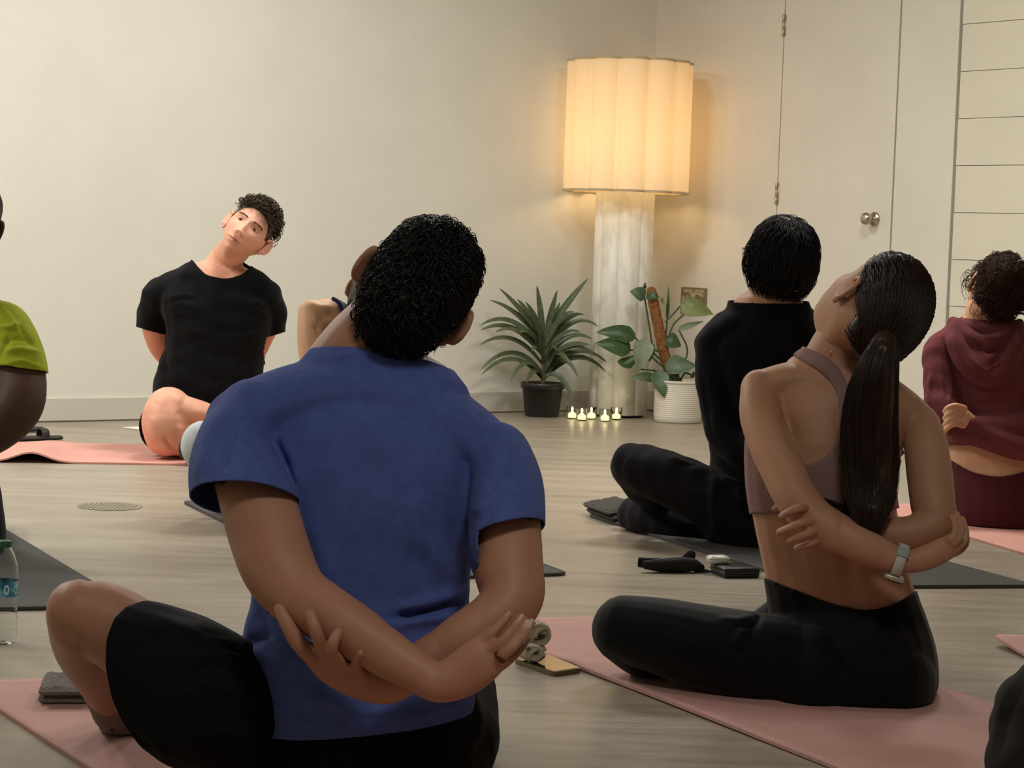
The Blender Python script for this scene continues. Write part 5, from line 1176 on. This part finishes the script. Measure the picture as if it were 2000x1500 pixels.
# ------------------------------------------------------------------ person in the black sweatshirt, back to us
def person_sweat():
    p = Person(P(1480, 1060, 6.2), 'person in a black sweatshirt and charcoal trousers seated with the back turned', skin_mat('skin_neutral', (184, 134, 102)))
    H = Head(1524, 520, 6.2, 13, 8, 6, 1.0, 5)
    hb = H.at(0, -.02, -.06)
    neck = sweep([(*P(1502, 620, 6.22), .095, .075), (*P(1503, 592, 6.22), .072, .066), (*P(1508, 565, 6.21), .063, .06), (*hb, .058, .058)], 18, 5)
    thL = pt([(1470, 1020, 6.15, 60, .10), (1390, 975, 6.13, 56, .095), (1310, 935, 6.14, 50, .082), (1252, 915, 6.16, 44, .07), (1236, 908, 6.17, 38, .06)])
    shL = pt([(1236, 912, 6.18, 40, .06), (1270, 950, 6.3, 40, .056), (1330, 990, 6.45, 34, .048), (1400, 1010, 6.5, 26, .036)])
    foot = pt([(1238, 1004, 6.42, 32, .045), (1262, 1016, 6.36, 36, .05), (1310, 1028, 6.3, 32, .045), (1400, 1050, 6.25, 30, .045)])
    thR = pt([(1540, 1030, 6.2, 62, .1), (1600, 985, 6.4, 52, .085), (1630, 950, 6.6, 40, .062)]); shR = pt([(1625, 955, 6.6, 38, .06), (1540, 985, 6.68, 32, .05), (1440, 1000, 6.66, 26, .04), (1330, 1015, 6.5, 26, .04)])
    pel = pt([(1492, 960, 6.2, 104, .12), (1492, 1020, 6.2, 116, .145), (1492, 1062, 6.2, 110, .14)])
    tor = pt([(1492, 980, 6.2, 98, .12), (1494, 860, 6.2, 104, .12), (1500, 740, 6.2, 125, .12), (1500, 660, 6.2, 118, .11), (1500, 620, 6.2, 80, .09)])
    v0, f0 = fuse([tor, neck, pel, thL, shL, thR, shR], .0065, 5); v0 = floor_clamp(v0, .0095)
    p.body([], [(v0, f0), (H.v, H.f)] + H.ears())
    trv, trf = fuse([pel, thL, shL, thR, shR, foot], .0065, 5); n_ = normals_of(trv, trf); trv = trv + n_ * .006
    trv = folds(trv, trf, [([(1300, 890), (1340, 905), (1380, 925)], 5, .006), ([(1320, 905), (1360, 912), (1390, 935)], 4, -.006), ([(1240, 985), (1300, 1020), (1400, 1050)], 6, -.006), ([(1395, 920), (1390, 990), (1400, 1050)], 8, .008), ([(1340, 950), (1390, 970), (1420, 1010)], 8, .006)])
    p.add('trousers', (floor_clamp(wrinkle(trv, trf, .003, 30, seed=3), .0095), trf), cloth('trouser_charcoal', (27, 25, 28), .85, 260, .12))
    T = [(1486, 950, 6.2, 102, .135), (1490, 900, 6.2, 104, .135), (1493, 850, 6.2, 112, .135), (1497, 780, 6.2, 128, .135), (1500, 720, 6.2, 138, .13), (1502, 670, 6.2, 138, .12), (1502, 635, 6.2, 112, .105), (1502, 605, 6.2, 84, .09)]
    yk = [(1392, 672, 6.2, 36, .07), (1430, 640, 6.2, 38, .08), (1502, 628, 6.2, 40, .09), (1575, 640, 6.2, 38, .08), (1612, 672, 6.2, 36, .07)]
    col = pt([(1502, 625, 6.21, 92, .095), (1502, 598, 6.21, 80, .086), (1502, 582, 6.21, 77, .084)])
    aL = pt([(1392, 675, 6.19, 36, .06), (1394, 740, 6.16, 36, .058), (1402, 800, 6.13, 34, .056), (1414, 850, 6.1, 34, .055), (1460, 890, 6.06, 34, .052), (1530, 905, 6.05, 30, .045)])
    aR = pt([(1612, 675, 6.19, 36, .06), (1616, 760, 6.14, 37, .058), (1600, 850, 6.09, 36, .055), (1540, 880, 6.05, 33, .05), (1470, 870, 6.04, 30, .045)])
    hemf = pt([(1400, 940, 6.12, 20, .05), (1420, 960, 6.1, 28, .06), (1450, 985, 6.08, 26, .06), (1480, 1010, 6.08, 24, .05)])
    v, f = fuse([pt(T, exp=2.2), pt(yk), col, aL, aR, hemf], .0065, 6)
    q, n = pln(P(1424, 588, 6.22), P(1580, 588, 6.22), P(1500, 592, 6.13), P(1500, 400, 6.2)); v, f = cut(v, f, q, n, P(1502, 560, 6.2), .16)
    v = folds(v, f, [([(1372, 720), (1380, 790), (1392, 860)], 6, -.006), ([(1410, 880), (1440, 900), (1470, 930)], 6, .007), ([(1400, 930), (1440, 945), (1450, 1000)], 6, .007), ([(1425, 596), (1500, 603), (1580, 598)], 3.5, .003), ([(1420, 700), (1440, 760), (1430, 840)], 12, .004)])
    p.add('sweatshirt', (wrinkle(v, f, .002, 28, seed=13), f), cloth('sweat_black', (12, 12, 14), .9, 260, .12), .003)
    hmat = hair_mat('hair_jet', (18, 14, 12), .5, .3); hm = dict(front=.35, side=-.02, nape=-.50, temple=62, back=92)
    p.add('hair', hair_cap(H, .013, .001, 12, 36, bulge=lambda d: .008 * np.clip(-d[:, 1], 0, 1), **hm), hmat)
    fl_ = lambda d: np.stack([d[:, 0] * .2, -.1 * np.ones(len(d)), -np.ones(len(d))], 1)
    p.add('hair_strands', scalp_strands(H, 3300, .058, fl_, .0010, .6, 8, .006, 9, .0011, .027, .16, **hm), hmat)['kind'] = 'stuff'
    w = []; r = np.random.default_rng(2)
    for i in range(16):
        b = P(1466 + r.uniform(-3, 3), 486 + r.uniform(-8, 14), 6.17); t_ = P(1448 + r.uniform(-3, 4), 488 + r.uniform(-6, 16), 6.16); w.append([b, (b + t_) / 2 + [0, 0, .004], t_])
    p.add('hair_wisps', strands(np.array(w), .0009), hmat)['kind'] = 'stuff'
person_sweat()

# ------------------------------------------------------------------ woman in the maroon hoodie
def person_hoodie():
    p = Person(P(1940, 1025, 6.85), 'person in a maroon hoodie and maroon leggings, curly hair pinned up', skin_mat('skin_pale', (222, 170, 134)))
    H = Head(1942, 572, 6.86, 28, 22, 8, .98, 5)
    hb = H.at(0, -.018, -.055)
    neck = sweep([(*P(1918, 655, 6.88), .08, .065), (*P(1914, 625, 6.88), .056, .054), (*P(1918, 600, 6.87), .047, .05), (*hb, .046, .05)], 18, 5)
    tor = pt([(1940, 930, 6.85, 88, .11), (1935, 860, 6.85, 84, .098), (1928, 780, 6.86, 92, .10), (1925, 700, 6.87, 96, .098), (1925, 660, 6.88, 76, .08)])
    pel = pt([(1942, 890, 6.85, 84, .10), (1946, 940, 6.85, 94, .13), (1948, 985, 6.85, 100, .15), (1948, 1015, 6.85, 96, .15)])
    kL = pt([(1920, 985, 6.9, 56, .1), (1880, 960, 7.1, 46, .085), (1868, 940, 7.25, 36, .06)]); sL = pt([(1870, 945, 7.25, 34, .055), (1930, 970, 7.3, 28, .045), (2010, 975, 7.3, 22, .035)])
    kR = pt([(1980, 985, 6.9, 56, .1), (2060, 960, 7.0, 48, .085), (2130, 930, 7.05, 36, .06)]); sR = pt([(2130, 935, 7.05, 34, .055), (2050, 970, 7.15, 28, .045), (1960, 985, 7.2, 22, .035)])
    v0, f0 = fuse([tor, neck, pel, kL, sL, kR, sR], .0065, 5); v0 = floor_clamp(v0, .0098)
    hand = fuse([pt([(1912, 834, 6.715, 13, .018), (1896, 826, 6.705, 16, .016), (1880, 816, 6.70, 19, .014)])] + [finger([(1884, y, 6.70), (1866, y - 5, 6.688), (1852, y - 1 + k, 6.695), (1845, y + 7 + k, 6.72)], 6.0, .85) for k, y in enumerate((797, 809, 821, 833))], .0032, 2)
    p.body([], [(v0, f0), hand, (H.v, H.f)] + H.ears())
    px = proj(v0); wl = np.interp(px[:, 0], [1840, 1868, 1900, 1950, 2000, 2060], [888, 905, 922, 931, 922, 900]); zw = P(1940, 890, 6.85)[2]
    m = np.where(v0[:, 1] < 6.87, px[:, 1] > wl, v0[:, 2] < zw)
    p.add('leggings', (lambda r: (floor_clamp(r[0], .0085), r[1]))((lambda z: (snap(z[0], z[1], [[(1840, 888), (1868, 905), (1900, 922), (1950, 931), (2000, 922), (2060, 900)]], 8), z[1]))(shell(v0, f0, m, .004))), cloth('legging_maroon', (84, 36, 42), .85, 300, .1), .002, 1)
    T = [(1934, 872, 6.85, 92, .115), (1930, 820, 6.85, 96, .12), (1926, 760, 6.86, 100, .118), (1924, 700, 6.87, 102, .112), (1924, 668, 6.88, 86, .095)]
    yk = [(1836, 680, 6.86, 28, .06), (1870, 660, 6.87, 32, .07), (1925, 655, 6.88, 36, .08), (1985, 668, 6.87, 32, .07), (2018, 690, 6.86, 28, .06)]
    aL = pt([(1832, 685, 6.85, 28, .055), (1832, 740, 6.82, 29, .053), (1840, 790, 6.78, 30, .05), (1862, 822, 6.75, 30, .05), (1920, 850, 6.72, 28, .046), (1985, 874, 6.70, 25, .04), (2040, 880, 6.70, 20, .032)])
    aR = pt([(2020, 692, 6.85, 28, .055), (2026, 760, 6.80, 29, .053), (2020, 820, 6.76, 30, .05), (1980, 838, 6.735, 27, .045), (1920, 832, 6.72, 22, .035), (1898, 828, 6.71, 19, .028)])
    bag = pt([(1822, 700, 6.95, 16, .04), (1818, 760, 6.95, 14, .05), (1824, 820, 6.93, 18, .06), (1850, 860, 6.9, 20, .06)])
    v, f = fuse([pt(T, exp=2.2), pt(yk), aL, aR, bag], .0062, 6)
    q, n = pln(P(1846, 868, 6.8), P(2020, 890, 6.8), P(1930, 872, 6.72), P(1930, 1000, 6.85)); v, f = cut(v, f, q, n, None, None, lambda u, c: c[:, 1] > 6.73)
    v = folds(v, f, [([(1850, 700), (1858, 760), (1850, 800)], 5, .006), ([(1862, 690), (1880, 740), (1890, 790)], 5, -.005), ([(1870, 790), (1885, 770), (1890, 730)], 4, .006), ([(1820, 720), (1812, 780), (1820, 830)], 4, .006), ([(1900, 790), (1950, 785), (2000, 795)], 4, -.006), ([(1850, 862), (1890, 850), (1930, 858)], 5, .005), ([(1835, 690), (1840, 740), (1845, 790)], 4, .005)])
    mt = cloth('hoodie_maroon', (112, 58, 62), .85, 300, .12)
    p.add('hoodie', (wrinkle(v, f, .003, 34, seed=21), f), mt, .003)
    hood = [pt([(1862, 640, 6.86, 13, .045), (1868, 672, 6.80, 20, .04), (1895, 712, 6.765, 26, .034), (1932, 738, 6.75, 26, .03), (1962, 712, 6.76, 26, .034), (1985, 672, 6.80, 20, .04), (1990, 645, 6.86, 13, .045)]),
            pt([(1872, 634, 6.84, 10, .03), (1890, 655, 6.80, 14, .03), (1925, 672, 6.775, 18, .028), (1960, 660, 6.80, 14, .03), (1978, 642, 6.84, 10, .03)]), pt([(1905, 690, 6.775, 16, .022), (1932, 712, 6.755, 26, .025), (1956, 692, 6.775, 16, .022)])]
    hv, hf = fuse(hood, .005, 4); hv = folds(hv, hf, [([(1900, 672), (1930, 688), (1965, 680)], 4, -.008), ([(1885, 690), (1925, 725), (1965, 700)], 3, .004), ([(1918, 680), (1935, 700), (1950, 690)], 3, .004)])
    p.add('hood', (wrinkle(hv, hf, .002, 60, seed=4), hf), mt)
    hmat = hair_mat('hair_auburn', (58, 36, 25), .6, .2); hm = dict(front=.5, side=.05, nape=-.55, temple=60, back=98)
    p.add('hair', hair_cap(H, .014, .005, 8, 60, **hm), hmat)
    bun = fuse([pt([(1942, 530, 6.80, 24, .035), (1960, 540, 6.775, 40, .045), (1985, 560, 6.78, 38, .045), (2000, 585, 6.8, 26, .035)])], .006, 3); p.add('bun', (wrinkle(bun[0], bun[1], .005, 90, seed=6), bun[1]), hmat)
    p.add('hair_curls', scalp_strands(H, 1800, .05, lambda d: np.stack([d[:, 0] * .1 + .3, -np.ones(len(d)) * .8, np.ones(len(d)) * .3], 1), .005, 1.2, 10, .016, 17, .0011, .012, .6, **hm), hmat)['kind'] = 'stuff'
    rb = np.random.default_rng(8); bi = rb.integers(0, len(bun[0]), 1100); bn = normals_of(*bun)[bi]; b0 = bun[0][bi] + bn * .001; tg = rb.normal(0, 1, (1100, 3)); tg -= bn * (tg * bn).sum(1, keepdims=True); tg /= np.linalg.norm(tg, axis=1, keepdims=True); b2 = np.cross(bn, tg); cw = []
    for j in range(10): t = j / 9; a_ = rb.uniform(0, .2) + t * 5; cw.append(b0 + tg * (.035 * t) + bn * (.010 * math.sin(3 * t)) + b2 * (.006 * math.sin(a_)) + bn * (.005 * math.cos(a_)))
    p.add('bun_curls', strands(np.stack(cw, 1), .0011), hmat)['kind'] = 'stuff'
    w = []; r = np.random.default_rng(4)
    for i in range(22):
        b = P(1898 + r.uniform(-6, 10), 530 + r.uniform(-8, 30), 6.83); l = r.uniform(.02, .05); a0 = r.uniform(2, 4.2)
        w.append(catmull([b, b + np.array([-.5 * l, 0, .1 * l]), b + np.array([-.7 * l, 0, -.5 * l]), b + np.array([-.4 * l, 0, -1.0 * l])], 3))
    p.add('loose_curls', strands(np.array(w), .0009), hmat)['kind'] = 'stuff'
    cl = [sweep([(*P(1985, 512, 6.76), .003, .003), (*P(2000, 508, 6.745), .006, .003), (*P(2014, 514, 6.75), .004, .003)], 8, 4), sweep([(*P(1988, 524, 6.755), .003, .003), (*P(2002, 520, 6.745), .006, .003), (*P(2016, 526, 6.75), .004, .003)], 8, 4)]
    p.add('hair_clip', join(*cl), M('clip_silver', (220, 220, 216), .15, 1.0))
person_hoodie()

# ------------------------------------------------------------------ person in the lime shirt, cut by the frame
def person_lime():
    p = Person(P(-130, 1090, 5.5), 'person in a lime green t-shirt and black trousers beside the salmon mat', skin_mat('skin_deep', (88, 62, 47), 0, .65))
    H = Head(-70, 430, 5.5, 24, 0, 6, 1.0, 4); hb = H.at(0, -.02, -.06)
    neck = sweep([(*P(-120, 570, 5.52), .10, .08), (*P(-115, 530, 5.52), .07, .066), (*hb, .06, .06)], 18, 5)
    tor = pt([(-150, 1040, 5.5, 120, .14), (-150, 900, 5.5, 112, .13), (-140, 760, 5.5, 128, .13), (-130, 640, 5.5, 130, .115), (-125, 580, 5.5, 90, .1)])
    aR = [(20, 640, 5.47, 44), (34, 700, 5.42, 48), (40, 750, 5.38, 51), (32, 795, 5.33, 51), (-8, 838, 5.29, 46), (-70, 870, 5.27, 40), (-140, 890, 5.26, 30)]
    aL = [(-270, 640, 5.47, 44), (-290, 720, 5.42, 48), (-285, 800, 5.36, 50), (-230, 850, 5.3, 44), (-150, 870, 5.3, 36)]
    pel = [(-130, 960, 5.5, 124, .14), (-130, 1040, 5.5, 134, .16), (-130, 1085, 5.5, 130, .16)]
    th = [pt([(-80, 1040, 5.5, 70, .1), (-62, 1000, 5.75, 58, .09), (-60, 960, 5.95, 44, .065)]), pt([(-60, 965, 5.95, 42, .06), (-120, 985, 6.0, 36, .05), (-220, 995, 6.0, 28, .04)]), pt([(-190, 1040, 5.5, 70, .1), (-310, 980, 5.55, 60, .09), (-390, 930, 5.6, 44, .065)]), pt([(-390, 935, 5.6, 42, .06), (-300, 990, 5.75, 36, .05), (-200, 1010, 5.8, 28, .04)])]
    p.body([[tor, neck, pt(aR), pt(pel), *th], [pt(aL)]], [(H.v, H.f)] + H.ears(), .0065, 5, hide=lambda u, c: (u[:, 1] > 590) & (u[:, 1] < 706))
    T = [(-158, 1000, 5.5, 128, .15), (-156, 900, 5.5, 124, .145), (-144, 760, 5.5, 134, .145), (-130, 650, 5.5, 138, .13), (-128, 600, 5.5, 105, .11)]
    yk = [(8, 650, 5.47, 52, .075), (-60, 612, 5.5, 52, .09), (-125, 590, 5.5, 55, .1), (-190, 612, 5.5, 52, .09), (-258, 650, 5.47, 52, .075)]
    s1 = pt([(10, 640, 5.47, 50, .07), (28, 680, 5.43, 54, .075), (38, 720, 5.4, 56, .076), (42, 780, 5.36, 56, .076)]); s2 = pt([(-262, 640, 5.47, 50, .07), (-286, 700, 5.43, 54, .075), (-288, 780, 5.38, 56, .076)])
    v, f = fuse([pt(T), pt(yk), s1, s2], .0065, 6)
    q, n = pln(P(96, 728, 5.4), P(-20, 714, 5.4), P(40, 716, 5.3), P(42, 900, 5.4)); v, f = cut(v, f, q, n, P(40, 760, 5.38), .14, lambda u, c: u[:, 0] > -16)
    q, n = pln(P(-350, 728, 5.4), P(-230, 722, 5.4), P(-290, 722, 5.3), P(-290, 900, 5.4)); v, f = cut(v, f, q, n, P(-290, 770, 5.38), .13, lambda u, c: u[:, 0] < -240)
    q, n = pln(P(-128, 566, 5.5), P(-60, 570, 5.5), P(-100, 566, 5.4), P(-128, 300, 5.5)); v, f = cut(v, f, q, n, P(-125, 540, 5.5), .15)
    v = folds(v, f, [([(0, 600), (20, 625), (40, 650)], 5, .006), ([(-10, 640), (20, 640), (42, 632)], 4, .006), ([(30, 630), (50, 655), (70, 680)], 4, -.004), ([(0, 690), (40, 680), (85, 690)], 5, .005), ([(-5, 672), (40, 660), (80, 672)], 5, -.004), ([(0, 712), (45, 704), (90, 722)], 4, .004), ([(-4, 705), (10, 680), (20, 650)], 5, -.005)])
    p.add('t_shirt', (wrinkle(v, f, .002, 36, seed=31), f), cloth('tee_lime', (178, 192, 48), .8, 300, .10), .0025)
    tv, tf = fuse([pt(pel), *th], .0075, 5); tv = tv + normals_of(tv, tf) * .008; p.add('trousers', (floor_clamp(tv, .0098), tf), cloth('trouser_black', (20, 20, 22), .85, 260))
    p.add('hair', hair_cap(H, .012, .003, 3, 60, front=.5, side=.05, nape=-.5), hair_mat('hair_soft_black', (22, 18, 16), .6))
person_lime()

# ------------------------------------------------------------------ person beyond the right edge of the frame, one knee in view
def person_edge():
    p = Person(P(2420, 1500, 3.45), 'person in loose charcoal clothes seated next to the pink mat with the lifted corner', skin_mat('skin_mid', (190, 138, 106)))
    X0 = 2440; s = SC(3.45)
    H = Head(X0 + 40, 560, 3.45, 24, 0, 6, 1.0, 4); hb = H.at(0, -.02, -.06)
    neck = sweep([(*P(X0, 740, 3.47), .095, .075), (*P(X0 + 4, 690, 3.47), .066, .062), (*hb, .058, .058)], 18, 5)
    tor = pt([(X0, 1460, 3.45, 190, .12), (X0, 1250, 3.45, 170, .11), (X0, 1050, 3.45, 190, .115), (X0, 880, 3.45, 195, .11), (X0, 780, 3.45, 130, .09)])
    aL = pt([(X0 - 200, 860, 3.43, 60), (X0 - 215, 980, 3.36, 66), (X0 - 190, 1110, 3.28, 62), (X0 - 80, 1180, 3.24, 52), (X0 + 60, 1240, 3.22, 36)]); aR = pt([(X0 + 200, 860, 3.43, 60), (X0 + 215, 980, 3.36, 66), (X0 + 190, 1110, 3.28, 62), (X0 + 80, 1180, 3.27, 52), (X0 - 60, 1240, 3.26, 36)])
    p.body([[tor, neck, aL], [aR]], [(H.v, H.f)] + H.ears(), .007, 4)
    v, f = fuse([pt([(X0, 1440, 3.45, 205, .14), (X0, 1200, 3.45, 190, .13), (X0, 1000, 3.45, 205, .13), (X0, 860, 3.45, 195, .12), (X0, 760, 3.46, 120, .095)]), pt([(X0 - 195, 850, 3.43, 74, .075), (X0 - 212, 960, 3.37, 80, .08), (X0 - 205, 1060, 3.31, 82, .08)]), pt([(X0 + 195, 850, 3.43, 74, .075), (X0 + 212, 960, 3.37, 80, .08), (X0 + 205, 1060, 3.31, 82, .08)]), pt([(X0 - 200, 850, 3.43, 66, .07), (X0 - 90, 800, 3.45, 70, .09), (X0, 790, 3.46, 76, .1), (X0 + 90, 800, 3.45, 70, .09), (X0 + 200, 850, 3.43, 66, .07)])], .009, 5)
    p.add('sweatshirt', (wrinkle(v, f, .003, 30, seed=3), f), cloth('sweat_charcoal', (58, 56, 56), .9, 260))
    kn = [pt([(X0 - 60, 1430, 3.42, 120, .12), (2260, 1415, 3.36, 118, .11), (2130, 1385, 3.33, 108, .098), (2040, 1378, 3.32, 92, .08), (2012, 1382, 3.32, 70, .062)]), pt([(2014, 1430, 3.33, 80, .07), (2070, 1460, 3.45, 78, .066), (2200, 1470, 3.6, 60, .05), (2320, 1470, 3.66, 46, .04)]),
          pt([(1990, 1450, 3.31, 56, .05), (1980, 1490, 3.31, 58, .052), (1990, 1530, 3.32, 52, .048)]),
          pt([(X0, 1440, 3.45, 200, .13), (X0, 1510, 3.46, 220, .15), (X0, 1540, 3.46, 210, .15)]), pt([(X0 + 60, 1440, 3.42, 120, .12), (X0 + 250, 1400, 3.38, 100, .1), (X0 + 420, 1340, 3.36, 70, .07)]), pt([(X0 + 420, 1350, 3.36, 70, .07), (X0 + 300, 1430, 3.5, 60, .055), (X0 + 120, 1460, 3.62, 46, .04)])]
    v, f = fuse(kn, .007, 7); v = floor_clamp(v, .009)
    v = folds(v, f, [([(2000, 1330), (1965, 1400), (1945, 1480)], 9, -.008), ([(2000, 1400), (1990, 1450), (1960, 1500)], 14, .006), ([(1975, 1340), (1950, 1400), (1935, 1470)], 6, .004)])
    p.add('trousers', (wrinkle(v, f, .002, 30, seed=7), f), cloth('trouser_grey', (46, 44, 42), .92, 220, .15))
    p.add('hair', hair_cap(H, .014, .003, 3, 60, front=.5, side=.05, nape=-.5), hair_mat('hair_soft_brown', (40, 28, 20), .55))
person_edge()
# everyone rests on top of the mats: nothing of a figure sinks below the mat surface
for o in bpy.data.objects:
    if o.type == 'MESH' and o.parent is not None and o.parent.name.startswith('person'):
        me = o.data; co = np.empty(len(me.vertices) * 3); me.vertices.foreach_get('co', co); co = co.reshape(-1, 3)
        if co[:, 2].min() < .0113: co[:, 2] = np.maximum(co[:, 2], .0113); me.vertices.foreach_set('co', co.ravel()); me.update()
